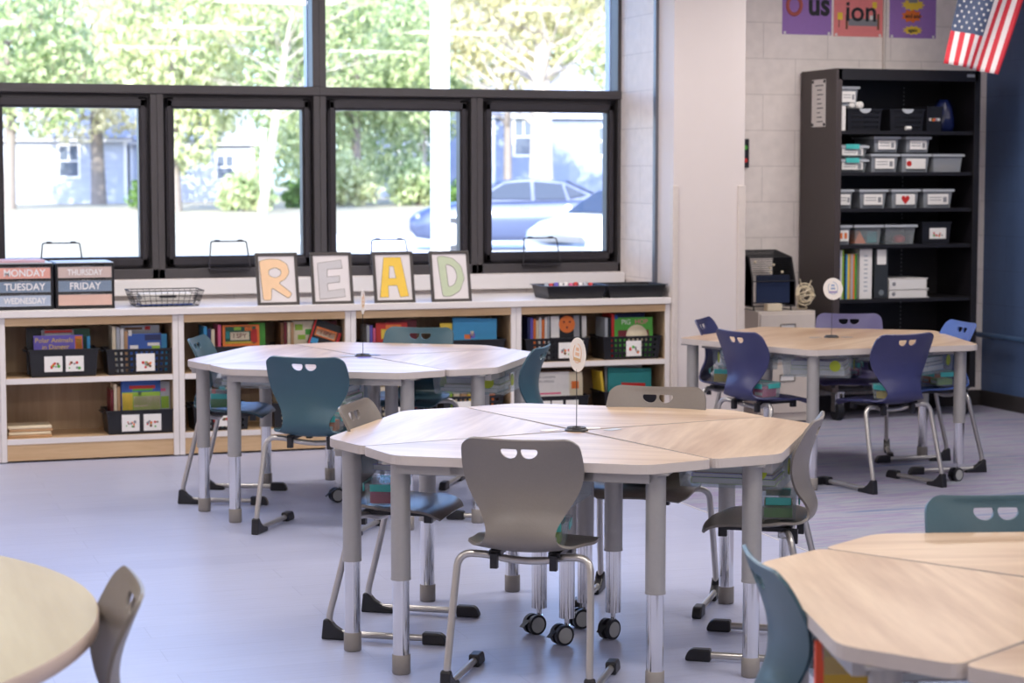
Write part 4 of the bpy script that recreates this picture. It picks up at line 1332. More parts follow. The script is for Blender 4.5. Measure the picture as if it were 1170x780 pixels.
# wire basket with papers
t = thing('wire_basket', 'low black wire basket holding white papers on the worktop', 'wire basket', (1.955, 12.44, ZW), 0.0)
m = MB()
bw, bd, bh = 0.44, 0.26, 0.095
def rr(w_, d_, z_): return [(-w_ / 2, -d_ / 2, z_), (w_ / 2, -d_ / 2, z_), (w_ / 2, d_ / 2, z_), (-w_ / 2, d_ / 2, z_), (-w_ / 2, -d_ / 2, z_)]
for z_, k_ in ((0.004, 0.86), (0.035, 0.91), (0.065, 0.955), (bh, 1.0)):
    m.tube(rr(bw * k_, bd * k_, z_), 0.0025 if z_ < bh else 0.0035, 5)
for q in range(13):
    u = -0.5 + q / 12
    for s_ in (-1, 1):
        m.tube([(u * bw * 0.86, s_ * bd * 0.43, 0.004), (u * bw, s_ * bd * 0.5, bh)], 0.0018, 4)
    m.tube([(u * bw * 0.86, -bd * 0.43, 0.004), (u * bw * 0.86, bd * 0.43, 0.004)], 0.0015, 4)
for q in range(7):
    u = -0.5 + q / 6
    for s_ in (-1, 1):
        m.tube([(s_ * bw * 0.43, u * bd * 0.86, 0.004), (s_ * bw * 0.5, u * bd, bh)], 0.0018, 4)
m.build('wire_mesh', BLACK_MT, t)
MB().box(-0.05, 0.05, -0.135, -0.131, 0.055, 0.070).build('name_plate', BLACK_PL, t)
m = MB()
for q in range(8):
    m.box(-0.155, 0.155, -0.10, 0.10, q * 0.009, q * 0.009 + 0.007, 0 if q else 1, M=Matrix.Rotation(0.05 * math.sin(q * 1.7), 4, 'Z'))
o = m.build('paper_stack', [PAPER, C['blue']], None, (1.955, 12.44, ZW + 0.007)); tag(o, 'stack of white papers inside the wire basket', 'paper stack')

# READ letters in frames
def outline(pts, k):
    return pts
LET = {
 'R': ([[(-0.075, -0.112), (-0.035, -0.112), (-0.030, -0.045), (0.050, -0.105), (0.070, -0.078), (0.005, -0.020), (0.040, -0.002), (0.062, 0.035), (0.052, 0.080), (0.015, 0.105), (-0.035, 0.108), (-0.085, 0.098)]],
       [[(-0.042, 0.020), (-0.010, 0.005), (0.018, 0.020), (0.022, 0.045), (-0.005, 0.062), (-0.040, 0.050)]]),
 'E': ([[(-0.065, -0.112), (0.062, -0.100), (0.060, -0.058), (-0.022, -0.068), (-0.024, -0.028), (0.038, -0.022), (0.040, 0.012), (-0.022, 0.008), (-0.020, 0.048), (0.055, 0.052), (0.052, 0.098), (-0.068, 0.082)]], []),
 'A': ([[(-0.075, -0.108), (-0.030, -0.108), (-0.030, -0.045), (0.015, -0.045), (0.028, -0.108), (0.072, -0.104), (0.042, 0.108), (-0.045, 0.108)]],
       [[(-0.024, -0.005), (0.012, -0.005), (0.002, 0.060), (-0.018, 0.060)]]),
 'D': ([[(-0.045, -0.108), (-0.005, -0.110), (0.045, -0.080), (0.072, -0.015), (0.060, 0.055), (0.020, 0.098), (-0.035, 0.112), (-0.062, 0.108)]],
       [[(-0.012, -0.060), (0.020, -0.045), (0.036, -0.005), (0.028, 0.040), (0.004, 0.062), (-0.020, 0.066)]])}
INKL = mat('grey outline ink', srgb(120, 112, 108), 0.7)
def letter_frame(ch, color, x, y, label, rz=0.0):
    W_, H_, B_ = 0.262, 0.325, 0.018
    LEAN = -0.23
    t = thing('letter_frame', label, 'picture frame', (x, y, ZW), 0, 'framed letters spelling READ', rot=(LEAN, 0, rz))
    m = MB()
    m.box(-W_ / 2, W_ / 2, 0, 0.018, 0, B_); m.box(-W_ / 2, W_ / 2, 0, 0.018, H_ - B_, H_)
    m.box(-W_ / 2, -W_ / 2 + B_, 0, 0.018, B_, H_ - B_); m.box(W_ / 2 - B_, W_ / 2, 0, 0.018, B_, H_ - B_)
    m.build('frame', mat('charcoal picture frame', srgb(66, 60, 58), 0.5), t, bevel=0.002)
    MB().box(-W_ / 2 + 0.01, W_ / 2 - 0.01, 0.008, 0.016, 0.01, H_ - 0.01).build('mat_board', mat('letter paper', srgb(222, 215, 215), 0.7, var=0.02), t)
    # easel leg at the back, reaching the worktop
    e = MB()
    c_, s_ = math.cos(-LEAN), math.sin(-LEAN)
    e.tube([(0, 0.018, 0.24), (0, 0.018 + 0.155, 0.24 - 0.24 * 1.0 + 0.04)], 0.004, 6)
    e.build('easel_leg', BLACK_PL, t)
    outer, holes = LET[ch]
    cz = H_ / 2
    pts = round_poly(outer[0], 0.012, 3) if ch in 'RD' else outer[0]
    cu = bpy.data.curves.new('l', 'CURVE'); cu.dimensions = '2D'; cu.fill_mode = 'BOTH'; cu.extrude = 0.0006
    def spl(P):
        sp = cu.splines.new('POLY'); sp.points.add(len(P) - 1); sp.use_cyclic_u = True
        for q, (a, b) in enumerate(P): sp.points[q].co = (a, b, 0, 1)
    spl(pts)
    hs = [round_poly(h_, 0.014, 4) if ch in 'RD' else h_ for h_ in holes]
    for h_ in hs: spl(h_)
    ob = bpy.data.objects.new('l', cu); COL.objects.link(ob)
    me = bpy.data.meshes.new_from_object(ob.evaluated_get(bpy.context.evaluated_depsgraph_get()))
    bpy.data.objects.remove(ob)
    me.materials.clear(); me.materials.append(color); me.name = 'letter'
    lo = bpy.data.objects.new('letter', me); COL.objects.link(lo); lo.parent = t
    lo.location = (0, 0.0072, cz); lo.rotation_euler = (PI / 2, 0, 0); lo.scale = (1.27, 1.17, 1.0)
    om = MB()
    for P in [pts] + hs:
        om.tube([(a, b, 0.0006) for a, b in list(P) + [P[0]]], 0.0013, 4, cap=False)
    om.build('letter_outline', INKL, lo)
    return t
letter_frame('R', mat('peach letter', srgb(238, 200, 160), 0.6), 2.628, 12.262, 'framed peach letter R, first of the four leaning letters', 0.02)
letter_frame('E', mat('light grey letter', srgb(196, 192, 194), 0.6), 2.968, 12.256, 'framed grey letter E, second of the four leaning letters', 0.0)
letter_frame('A', mat('golden letter', srgb(236, 195, 75), 0.6), 3.362, 12.25, 'framed yellow letter A, third of the four leaning letters', 0.0)
letter_frame('D', mat('sage letter', srgb(190, 200, 170), 0.6), 3.730, 12.245, 'framed sage green letter D, last of the four leaning letters', 0.0)

def make_tray(x, y, w, d, h, label, contents):
    t = thing('storage_tray', label, 'tray', (x, y, ZW), 0.0, 'black trays at the right end of the worktop')
    sheet_tub(w, d, h, 0.9).build('tub', BLACK_PL, t, solid=0.004)
    rim_mb(w, d, h, 0.010, 0.006).build('rim', mat('bluish black rim', (0.03, 0.04, 0.05), 0.3), t)
    return t
make_tray(4.565, 12.40, 0.40, 0.30, 0.085, 'black tray filled with small coloured things on the worktop', True)
make_tray(4.985, 12.40, 0.40, 0.30, 0.085, 'empty-looking black tray at the right end of the worktop', False)
for q in range(10):
    cc = ['red', 'white', 'pink', 'white', 'red', 'silver', 'purple', 'white', 'red', 'silver'][q]
    x = 4.43 + (q % 5) * 0.068; y = 12.36 + (q // 5) * 0.09
    m = MB().lathe([(0.0, 0), (0.022, 0.004), (0.025, 0.03), (0.022, 0.045), (0.012, 0.055), (0.012, 0.066), (0.0, 0.068)], 10)
    o = m.build('glue_bottle', C[cc], None, (x, y, ZW + 0.004))
    o.scale = (1.15, 1.15, 1.38)
    tag(o, 'small %s bottle, %s in the %s row of the filled black tray' % (cc, ['first', 'second', 'third', 'fourth', 'fifth'][q % 5], ['front', 'back'][q // 5]), 'bottle', 'small bottles in the black tray')

# ------------------------------------------------------------------ tall black cabinet
KX0, KX1, KY0, KY1, KZ0, KZ1 = 6.535, 7.655, 12.50, 13.03, 0.20, 2.41
t = thing('tall_cabinet', 'tall black metal open cabinet on casters in the corner', 'cabinet', (KX0, KY0, 0))
w, d = KX1 - KX0, KY1 - KY0
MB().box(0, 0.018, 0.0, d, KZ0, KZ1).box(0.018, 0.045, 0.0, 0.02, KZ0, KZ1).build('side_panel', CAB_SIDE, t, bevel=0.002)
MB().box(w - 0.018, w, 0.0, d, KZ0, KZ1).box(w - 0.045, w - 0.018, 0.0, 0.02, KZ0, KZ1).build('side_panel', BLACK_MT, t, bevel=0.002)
MB().box(0.018, w - 0.018, 0, d, KZ1 - 0.018, KZ1).box(0.018, w - 0.018, 0, 0.02, KZ1 - 0.075, KZ1 - 0.018).build('top_panel', BLACK_MT, t)
MB().box(0.018, w - 0.018, d - 0.012, d, KZ0, KZ1 - 0.018).build('back_panel', BLACK_MT, t)
SHZ = [1.991, 1.709, 1.460, 1.210, 0.836, 0.50, 0.22]
for z in SHZ:
    m = MB().box(0.019, w - 0.019, 0.022, d - 0.013, z - 0.024, z)
    m.build('shelf', BLACK_MT, t)
sl = MB()
for q in range(70):
    z = 0.3 + q * 0.029
    if any(abs(z - s_ + 0.01) < 0.028 for s_ in SHZ): continue
    sl.box(w * 0.72, w * 0.72 + 0.006, d - 0.0135, d - 0.0122, z, z + 0.012)
sl.build('shelf_slots', C['grey'], t)
MB().box(w - 0.11, w - 0.05, -0.002, 0.0, KZ1 - 0.045, KZ1 - 0.025).build('maker_plate', C['silver'], t)
p = MB().box(-0.0015, 0.0, 0.155, 0.36, 2.02, 2.345, 0)
pl = p.build('schedule_sheet', PAPER, t)
m = MB()
for q in range(9):
    m.box(-0.0024, -0.0016, 0.25 - (0.06 if q == 0 else 0.02 + 0.02 * (q % 3)), 0.27 + (0.04 if q == 0 else 0.01), 2.30 - q * 0.031, 2.306 - q * 0.031)
m.build('schedule_lines', INK, pl)
m = MB()
for y_ in (0.17, 0.345):
    for z_ in (2.035, 2.33):
        m.box(-0.006, -0.0015, y_ - 0.012, y_ + 0.012, z_ - 0.01, z_ + 0.01)
m.build('magnet', BLACK_PL, pl)
for x_ in (0.07, w - 0.07):
    for y_ in (0.06, d - 0.07):
        m = MB()
        m.cyl((x_, y_, 0.13), (x_, y_, KZ0), 0.02, mi=1)
        m.box(x_ - 0.03, x_ + 0.03, y_ - 0.05, y_ + 0.05, KZ0 - 0.012, KZ0, 1)
        m.box(x_ - 0.032, x_ - 0.026, y_ - 0.03, y_ + 0.03, 0.06, KZ0 - 0.01, 1)
        m.box(x_ + 0.026, x_ + 0.032, y_ - 0.03, y_ + 0.03, 0.06, KZ0 - 0.01, 1)
        m.cyl((x_ - 0.022, y_, 0.065), (x_ + 0.022, y_, 0.065), 0.065, 20, 0)
        m.build('caster', [BLACK_PL, CHROME], t)
def cab(x): return x
def clear_bin(x0, x1, z, h, label, art=None, lid=True, mat_=None, y=12.56, lbl=True, latch=None):
    w_ = (x1 - x0) - 0.03; xc = (x0 + x1) / 2
    t = thing('plastic_bin', label, 'bin', (xc, y + 0.17, z + 0.0015), 0, 'clear bins in the tall black cabinet')
    sheet_tub(w_, 0.30, h - 0.012, 0.9).build('tub', mat_ or CLEAR_GREY, t, solid=0.003)
    rim_mb(w_, 0.30, h - 0.012, 0.012, 0.016).build('rim', C['silver'], t)
    MB().box(-w_ / 2, w_ / 2, -0.15, 0.15, h - 0.012, h - 0.006).build('lid', BLACK_PL if not latch else CLEAR_GREY, t)
    if latch:
        MB().box(-w_ * 0.25, w_ * 0.2, -0.170, -0.150, h - 0.035, h - 0.002).build('latch', TEAL_LATCH, t)
    if lbl:
        lm = MB().box(-w_ * 0.36, w_ * 0.36, -0.001, 0.001, -h * 0.26, h * 0.26)
        lo = lm.build('paper_label', PAPER, t, (0, -0.153, h * 0.42))
        if art == 'heart':
            pts = []
            for q in range(28):
                a = 2 * PI * q / 28
                pts.append((0.0022 * 16 * math.sin(a) ** 3 * 0.9, 0.0022 * (13 * math.cos(a) - 5 * math.cos(2 * a) - 2 * math.cos(3 * a) - math.cos(4 * a))))
            hm = MB(); n_ = len(pts)
            hm.add([(a, -0.0018, b) for a, b in pts] + [(0, -0.0018, 0)], [(i, (i + 1) % n_, n_) for i in range(n_)])
            hm.build('heart', C['red'], lo)
        elif art == 'red':
            MB().cyl((-w_ * 0.25, -0.001, 0), (-w_ * 0.25, -0.0018, 0), 0.02, 12, smooth=False).build('label_picture', C['red'], lo)
        elif art == 'pair':
            MB().box(-0.03, -0.01, -0.0018, -0.001, -0.02, 0.02).box(0.005, 0.025, -0.0018, -0.001, -0.02, 0.02).build('label_picture', C['orange'], lo)
        else:
            m_ = MB()
            for q in range(2):
                m_.box(-w_ * 0.3, w_ * 0.12, -0.0018, -0.001, -0.008 + q * 0.018, -0.003 + q * 0.018)
            m_.box(w_ * 0.18, w_ * 0.3, -0.0018, -0.001, -0.02, 0.016)
            m_.build('label_lines', C['grey'], lo)
    return t
def inner(x0, x1, z, h, col, label, y=12.60):
    o = MB().box(x0, x1, y, y + 0.22, z + 0.007, z + 0.007 + h).build('paper_stack', C[col]); tag(o, label, 'paper stack')
# top shelf
z = SHZ[0]
o = MB().box(6.583, 6.640, 12.56, 12.86, z + 0.0005, z + 0.168).build('white_box', PAPER, bevel=0.002); tag(o, 'upright white box at the left of the top cabinet shelf', 'box')
clear_bin(6.585, 6.755, z + 0.170, 0.142, 'clear bin with a printed label riding on the white box, top cabinet shelf')
make_basket((6.79, 12.70, z + 0.002), 0.262, 0.26, 0.150, 'black perforated basket nearer the left on the top cabinet shelf', True, (), group='black baskets in the tall cabinet', handles=False)
make_basket((7.12, 12.70, z + 0.002), 0.265, 0.26, 0.150, 'black perforated basket with a white clip in the middle of the top cabinet shelf', True, (), group='black baskets in the tall cabinet', handles=False)
o = MB().cyl((7.10, 12.555, z + 0.02), (7.14, 12.555, z + 0.02), 0.014).build('label_clip', PAPER); tag(o, 'small white clip at the foot of the middle basket, top cabinet shelf', 'clip')
for bk in [o_ for o_ in bpy.data.objects if str(o_.get('label', '')).endswith('top cabinet shelf') and o_.name.startswith('book_basket') and 'perforated' in o_['label']]:
    hm = MB(); pts = [(0.045 * math.cos(PI + PI * i / 12), 0.150 + 0.032 * math.sin(PI + PI * i / 12)) for i in range(13)]
    hm.add([(a, -0.1405, b) for a, b in pts] + [(a, -0.1385, b) for a, b in pts], [tuple(range(13)), tuple(reversed(range(13, 26)))] + [(i, i + 13, (i + 1) % 13 + 13, (i + 1) % 13) for i in range(13)])
    hm.build('hand_cutout_liner', C['silver'], bk)
for q, (x_, r_) in enumerate(((6.705, 0.022), (6.765, 0.024))):
    o = MB().lathe([(0.008, 0), (r_, 0), (r_, 0.2), (0.008, 0.2)], 18, M=Matrix.Rotation(-PI / 2, 4, 'X')).build('paper_roll', PAPER, None, (x_, 12.585, z + 0.176))
    tag(o, 'white paper roll on the left basket of the top cabinet shelf, the %s of two' % ('left' if q == 0 else 'right'), 'paper roll', 'paper rolls on the cabinet basket')
make_basket((7.335, 12.70, z + 0.002), 0.12, 0.26, 0.170, 'narrow black bin with a white strip on the top cabinet shelf', False, [(0.0, 0.085, 0.018, 3)], group='black baskets in the tall cabinet', handles=False)
m = MB()
rnd = random.Random(3)
vs, fs = [], []
NA, NZ = 20, 10
for j in range(NZ + 1):
    for i in range(NA):
        a = 2 * PI * i / NA; v_ = j / NZ
        r_ = 0.075 * (0.85 + 0.25 * math.sin(PI * v_) - 0.35 * v_ * v_) * (1 + 0.12 * math.sin(5 * a + 3 * v_) + 0.06 * rnd.uniform(-1, 1))
        vs.append((r_ * math.cos(a), 1.1 * r_ * math.sin(a), 0.225 * v_))
for j in range(NZ):
    for i in range(NA):
        fs.append((j * NA + i, j * NA + (i + 1) % NA, (j + 1) * NA + (i + 1) % NA, (j + 1) * NA + i))
fs.append(tuple(reversed(range(NA)))); fs.append(tuple(range(NZ * NA, NZ * NA + NA)))
m.add(vs, fs, 0, True)
o = m.build('cloth_bag', mat('dark blue glossy bag', (0.01, 0.018, 0.09), 0.25, var=0.3, scale=20), None, (7.49, 12.72, z + 0.001)); tag(o, 'crumpled dark blue bag at the right of the top cabinet shelf', 'bag')
# second shelf
z = SHZ[1]
clear_bin(6.578, 6.832, z, 0.097, 'clear teal-latched box, lower of the two on the second cabinet shelf', latch=True, mat_=CLEAR)
clear_bin(6.578, 6.832, z + 0.098, 0.093, 'clear teal-latched box, upper of the two on the second cabinet shelf', latch=True, mat_=CLEAR)
clear_bin(6.838, 7.072, z, 0.135, 'grey clear bin with white label, lower left of the bins on the second cabinet shelf')
clear_bin(7.077, 7.318, z, 0.135, 'grey clear bin with a red mark on its label, second cabinet shelf', 'red')
clear_bin(7.323, 7.582, z, 0.135, 'grey clear bin without label at the right of the second cabinet shelf', lbl=False)
inner(7.37, 7.53, z, 0.05, 'tan', 'tan cards inside the unlabelled bin on the second cabinet shelf')
clear_bin(6.862, 7.076, z + 0.136, 0.118, 'grey clear bin stacked on top at the left, second cabinet shelf')
clear_bin(7.110, 7.318, z + 0.136, 0.118, 'grey clear bin stacked on top at the right, second cabinet shelf')
# third
z = SHZ[2]
clear_bin(6.578, 6.722, z, 0.140, 'narrow grey clear bin with lined label, leftmost on the third cabinet shelf')
clear_bin(6.755, 6.985, z, 0.140, 'grey clear bin with label, second on the third cabinet shelf')
clear_bin(7.002, 7.238, z, 0.140, 'grey clear bin with a red heart on its label', 'heart')
clear_bin(7.250, 7.505, z, 0.140, 'grey clear bin with label, rightmost on the third cabinet shelf')
# fourth
z = SHZ[3]
clear_bin(6.578, 6.712, z, 0.145, 'narrow clear bin with two orange marks on its label, fourth cabinet shelf', 'pair')
clear_bin(6.718, 6.952, z, 0.145, 'clear bin showing a yellow wedge inside, fourth cabinet shelf', lbl=False, mat_=CLEAR)
clear_bin(6.957, 7.218, z, 0.145, 'clear bin showing red and brown things inside, fourth cabinet shelf', lbl=False, mat_=CLEAR)
o = MB().add([(6.745, 12.60, z + 0.008), (6.83, 12.60, z + 0.008), (6.78, 12.60, z + 0.095), (6.745, 12.75, z + 0.008), (6.83, 12.75, z + 0.008), (6.78, 12.75, z + 0.095)],
             [(0, 1, 2), (3, 5, 4), (0, 2, 5, 3), (1, 4, 5, 2), (0, 3, 4, 1)]).build('toy_wedge', C['orange']); tag(o, 'orange-yellow wedge inside a clear bin on the fourth cabinet shelf', 'toy')
o = MB().box(6.85, 6.93, 12.62, 12.8, z + 0.008, z + 0.09).build('toy_block', C['teal'], bevel=0.01); tag(o, 'teal block beside the yellow wedge in the clear bin', 'toy')
o = MB().lathe([(0, 0), (0.04, 0.0), (0.045, 0.03), (0.03, 0.05), (0, 0.055)], 14).build('toy_dome', C['red'], None, (7.12, 12.66, z + 0.009)); tag(o, 'red rounded toy inside a clear bin on the fourth cabinet shelf', 'toy')
make_basket((7.365, 12.70, z + 0.002), 0.225, 0.26, 0.150, 'black basket with a white picture label at the right of the fourth cabinet shelf', False, [(0.01, 0.13, 0.075, 4)], group='black baskets in the tall cabinet', handles=False)
# fifth: files
z = SHZ[4]
x = 6.585
for q, cc in enumerate(['white', 'blue', 'white', 'lime', 'black', 'sky', 'yellow', 'tan', 'silver', 'orange', 'green']):
    t_ = 0.014
    spine_book(0.34 if q < 4 else 0.31, 0.25, t_ * 0.9, C[cc], (x + t_ / 2, 12.56, z + 0.0005), 'slim %s folder, %s from the left on the file shelf of the black cabinet' % (
        {'sky': 'light blue', 'lime': 'yellow-green', 'silver': 'pale grey'}.get(cc, cc), ['first', 'second', 'third', 'fourth', 'fifth', 'sixth', 'seventh', 'eighth', 'ninth', 'tenth', 'eleventh'][q]), group='slim folders in the black cabinet', cat='folder')
    x += t_
t = thing('ring_binder', 'thick white ring binder standing on the file shelf of the black cabinet', 'binder', (6.81, 12.56, z + 0.0005))
MB().box(-0.05, 0.05, 0, 0.004, 0, 0.345).box(-0.05, -0.047, 0, 0.27, 0, 0.345).box(0.047, 0.05, 0, 0.27, 0, 0.345).build('cover', PAPER, t)
MB().box(-0.045, 0.045, 0.02, 0.26, 0.01, 0.33).build('pages', CREAM, t)
m = MB()
for q in range(9): m.box(-0.014, 0.014, -0.001, 0.0, 0.05 + q * 0.03, 0.06 + q * 0.03)
m.build('spine_lettering', C['silver'], t)
t = thing('magazine_file', 'dark magazine file with a white label on the file shelf of the black cabinet', 'magazine file', (6.932, 12.56, z + 0.0005))
MB().box(-0.052, 0.052, 0, 0.26, 0, 0.345).build('file_box', mat('dark slate plastic', (0.035, 0.04, 0.045), 0.35), t, bevel=0.004)
MB().box(-0.035, 0.035, -0.002, 0.0, 0.235, 0.34).build('paper_label', PAPER, t)
MB().cyl((0, -0.003, 0.04), (0, 0.0, 0.04), 0.02, 16, smooth=False).build('finger_hole', mat('pale hole ring', srgb(120, 128, 132), 0.5), t)
for q, (zz, hh, lab) in enumerate(((0.0005, 0.055, 'white ring binder lying flat, lower of two, on the file shelf'), (0.060, 0.075, 'white ring binder lying flat, upper of two, on the file shelf'))):
    t = thing('ring_binder', lab, 'binder', (7.155, 12.57, z + zz), 0.03 * q)
    m = MB().box(-0.16, 0.16, 0, 0.28, 0, 0.004).box(-0.16, 0.155, 0, 0.28, hh - 0.004, hh).box(-0.16, -0.156, 0, 0.28, 0.004, hh - 0.004).box(-0.16, 0.14, 0.0, 0.003, 0.004, hh - 0.006)
    m.build('cover', PAPER, t)
    MB().box(-0.15, 0.145, 0.006, 0.27, 0.005, hh - 0.006).build('pages', CREAM, t)
    MB().cyl((-0.12, -0.002, hh / 2), (-0.12, 0.0, hh / 2), 0.014, 12, smooth=False).build('finger_hole', C['grey'], t)

# ------------------------------------------------------------------ small filing cabinet and what stands on it
BEIGE = mat('beige painted steel', srgb(212, 200, 190), 0.45, var=0.03)
FX0, FX1, FY0, FY1 = 5.985, 6.415, 12.53, 13.03
t = thing('filing_cabinet', 'beige two-drawer filing cabinet between the pier and the black cabinet', 'filing cabinet', (FX0, FY0, 0))
w, d = FX1 - FX0, FY1 - FY0
MB().box(0, w, 0.004, d, 0.01, 0.765).build('body', BEIGE, t, bevel=0.004)
for z0, z1, zh in ((0.415, 0.745, 0.655), (0.07, 0.395, 0.31)):
    dr = MB().box(0.012, w - 0.012, -0.010, 0.003, z0, z1).build('drawer', BEIGE, t, bevel=0.003)
    hm = MB()
    hm.tube(fillet([(w / 2 - 0.055, -0.012, zh - 0.022), (w / 2 - 0.055, -0.016, zh + 0.022), (w / 2 + 0.055, -0.016, zh + 0.022), (w / 2 + 0.055, -0.012, zh - 0.022), (w / 2 - 0.055, -0.012, zh - 0.022)], 0.004, 3), 0.0035, 6)
    hm.box(w / 2 - 0.05, w / 2 + 0.05, -0.0115, -0.010, zh - 0.02, zh + 0.018, 1)
    hm.build('handle', [mat('brushed nickel', srgb(120, 112, 105), 0.35, 0.8), PAPER], dr)
ZF = 0.766
t = thing('desktop_sorter', 'black wire mesh sorter tilted open on the filing cabinet', 'file sorter', (6.10, 12.62, ZF))
m = MB()
prof = [(0.0, 0.03), (0.0, 0.20), (0.06, 0.36), (0.30, 0.40), (0.34, 0.36), (0.34, 0.03)]
for x_ in (-0.12, 0.20):
    m.tube([(x_, a, b) for a, b in prof + [prof[0]]], 0.006, 6)
    vs_ = [(x_, a, b) for a, b in prof]; m.add(vs_, [tuple(range(6)), tuple(reversed(range(6)))], 1)
for a, b in prof:
    m.tube([(-0.12, a, b), (0.20, a, b)], 0.005, 6)
for q in range(12):
    f_ = q / 11
    a, b = 0.0 + 0.06 * f_, 0.20 + 0.16 * f_
    m.tube([(-0.12, a, b), (0.20, a, b)], 0.0028, 4)
    a2, b2 = 0.06 + 0.24 * f_, 0.36 + 0.04 * f_
    m.tube([(-0.12, a2, b2), (0.20, a2, b2)], 0.0028, 4)
m.tube([(-0.10, 0.0, 0.0), (-0.10, 0.30, 0.0)], 0.005, 6); m.tube([(0.18, 0.0, 0.0), (0.18, 0.30, 0.0)], 0.005, 6)
for x_ in (-0.10, 0.18):
    for y_ in (0.02, 0.28): m.tube([(x_, y_, 0.0), (x_, y_, 0.035)], 0.005, 6)
m.build('wire_body', [BLACK_MT, BLACK_PL], t)
MB().box(-0.08, 0.17, 0.02, 0.03, 0.05, 0.24).build('front_screen', mat('dark blue plastic panel', srgb(40, 50, 78), 0.25), t)
m = MB()
for a, b, c_ in ((-0.09, 0.03, 0.33), (0.02, 0.02, 0.29), (0.05, 0.03, 0.31), (0.02, 0.01, 0.26), (0.11, 0.02, 0.26)):
    m.lathe([(0, 0), (0.010, 0.002), (0.008, 0.010), (0, 0.012)], 10, M=Matrix.Translation((a, b, c_)) @ Matrix.Rotation(1.2, 4, 'X'))
m.build('paper_flower', C['cream'], t)
o = MB().box(6.06, 6.17, 12.545, 12.61, ZF + 0.0005, ZF + 0.05).build('white_adapter', C['cream'], bevel=0.006); tag(o, 'small cream box in front of the black wire sorter', 'box')
m = MB()
rnd = random.Random(11)
for q in range(7):
    r_ = 0.045 + 0.012 * q / 3
    tilt = rnd.uniform(0, PI); az = rnd.uniform(0, PI)
    E_ = Euler((tilt, az, rnd.uniform(0, PI))).to_matrix().to_4x4()
    pts = [Matrix.Translation((0, 0, 0.105)) @ E_ @ Vector((r_ * 1.1 * math.cos(a), r_ * math.sin(a), 0.006 * math.sin(3 * a))) for a in [2 * PI * i / 28 for i in range(29)]]
    m.tube(pts, 0.0045, 6)
m.tube(fillet([(0.0, 0.0, 0.03), (0.03, 0.01, 0.005), (-0.03, 0.05, 0.005), (-0.05, 0.0, 0.06)], 0.02), 0.0045, 6)
m.tube([(0.05, 0.0, 0.20), (0.0, 0.0, 0.10), (-0.04, 0.0, 0.21)], 0.0045, 6)
o = m.build('cable_coil', C['cream'], None, (6.375, 12.62, ZF + 0.002)); tag(o, 'tangled coil of cream cable beside the wire sorter', 'cable')

# ------------------------------------------------------------------ walls: posters, flag, rail, switch plate
YP = Y_B - 0.002
def poster(x0, x1, z0, z1, col, label):
    t = thing('poster', label, 'poster', ((x0 + x1) / 2, YP, z0), 0, 'square posters above the cabinet')
    sh = MB().box(-(x1 - x0) / 2, (x1 - x0) / 2, -0.002, 0, 0, z1 - z0).build('sheet', col, t)
    w_ = (x1 - x0) / 2
    m = MB()
    for a in (-w_ + 0.02, w_ - 0.02):
        m.box(a - 0.009, a + 0.009, -0.003, -0.0021, 0.002, 0.02)
    m.build('tape', PAPER, t)
    return t, sh
PURP = mat('poster purple', srgb(158, 118, 190), 0.6); PINKP = mat('poster pink', srgb(238, 138, 138), 0.6)
t, sh = poster(6.392, 6.775, 2.672, 3.05, PURP, 'purple poster with big letters ous, leftmost above the cabinet')
text_obj('us', 0.215, INK, sh, (0.092, -0.003, 0.205), bold=0.007, sx=0.9)
m = MB().tube([(0.052 * math.cos(a), 0, 0.062 * math.sin(a)) for a in [2 * PI * i / 24 for i in range(25)]], 0.014, 6)
m.build('lettering', mat('orange brown ink', srgb(190, 100, 90), 0.6), sh, (-0.10, -0.003, 0.20))
t, sh = poster(6.793, 7.180, 2.667, 3.05, PINKP, 'pink poster with letters ion on a grey sofa, middle above the cabinet')
m = MB().box(-0.08, 0.15, -0.004, -0.0021, 0.075, 0.125, 0).box(-0.10, -0.085, -0.005, -0.0021, 0.05, 0.15, 1).box(0.15, 0.165, -0.005, -0.0021, 0.05, 0.16, 1)
m.box(0.09, 0.13, -0.005, -0.0042, 0.12, 0.15, 2).box(0.11, 0.145, -0.004, -0.0021, 0.20, 0.245, 3).box(-0.165, -0.125, -0.004, -0.0021, 0.115, 0.165, 3).box(-0.155, -0.15, -0.004, -0.0021, 0.06, 0.115, 1)
m.box(-0.01, 0.09, -0.004, -0.0021, 0.275, 0.29, 1)
m.build('sofa_drawing', [C['grey'], C['brown'], PAPER, C['yellow']], sh)
text_obj('ion', 0.20, INK, sh, (0.02, -0.006, 0.17), bold=0.003)
t, sh = poster(7.236, 7.610, 2.665, 3.05, PURP, 'purple poster with a stack of yellow word bursts, rightmost above the cabinet')
m = MB()
def burst(cx, cz, rx, rz_, n_=11, mi=0, y_=-0.0022):
    pts = []
    for i in range(n_ * 2):
        k_ = 1.0 if i % 2 == 0 else 0.72
        a = PI * i / n_
        pts.append((cx + rx * k_ * math.cos(a), cz + rz_ * k_ * math.sin(a)))
    n2 = len(pts)
    m.add([(a, y_, b) for a, b in pts] + [(cx, y_, cz)], [(i, (i + 1) % n2, n2) for i in range(n2)], mi)
burst(0.0, 0.055, 0.085, 0.035); burst(-0.01, 0.155, 0.09, 0.05, 9, 1); burst(0.0, 0.235, 0.10, 0.045)
m.box(-0.035, 0.035, -0.0032, -0.0024, 0.25, 0.32, 2)
m.build('burst_drawing', [C['yellow'], C['orange'], C['grey']], sh)
text_obj('and and', 0.04, INK, sh, (0.0, -0.0035, 0.155), bold=0.001); text_obj('again', 0.036, INK, sh, (0.0, -0.0035, 0.055), bold=0.001)

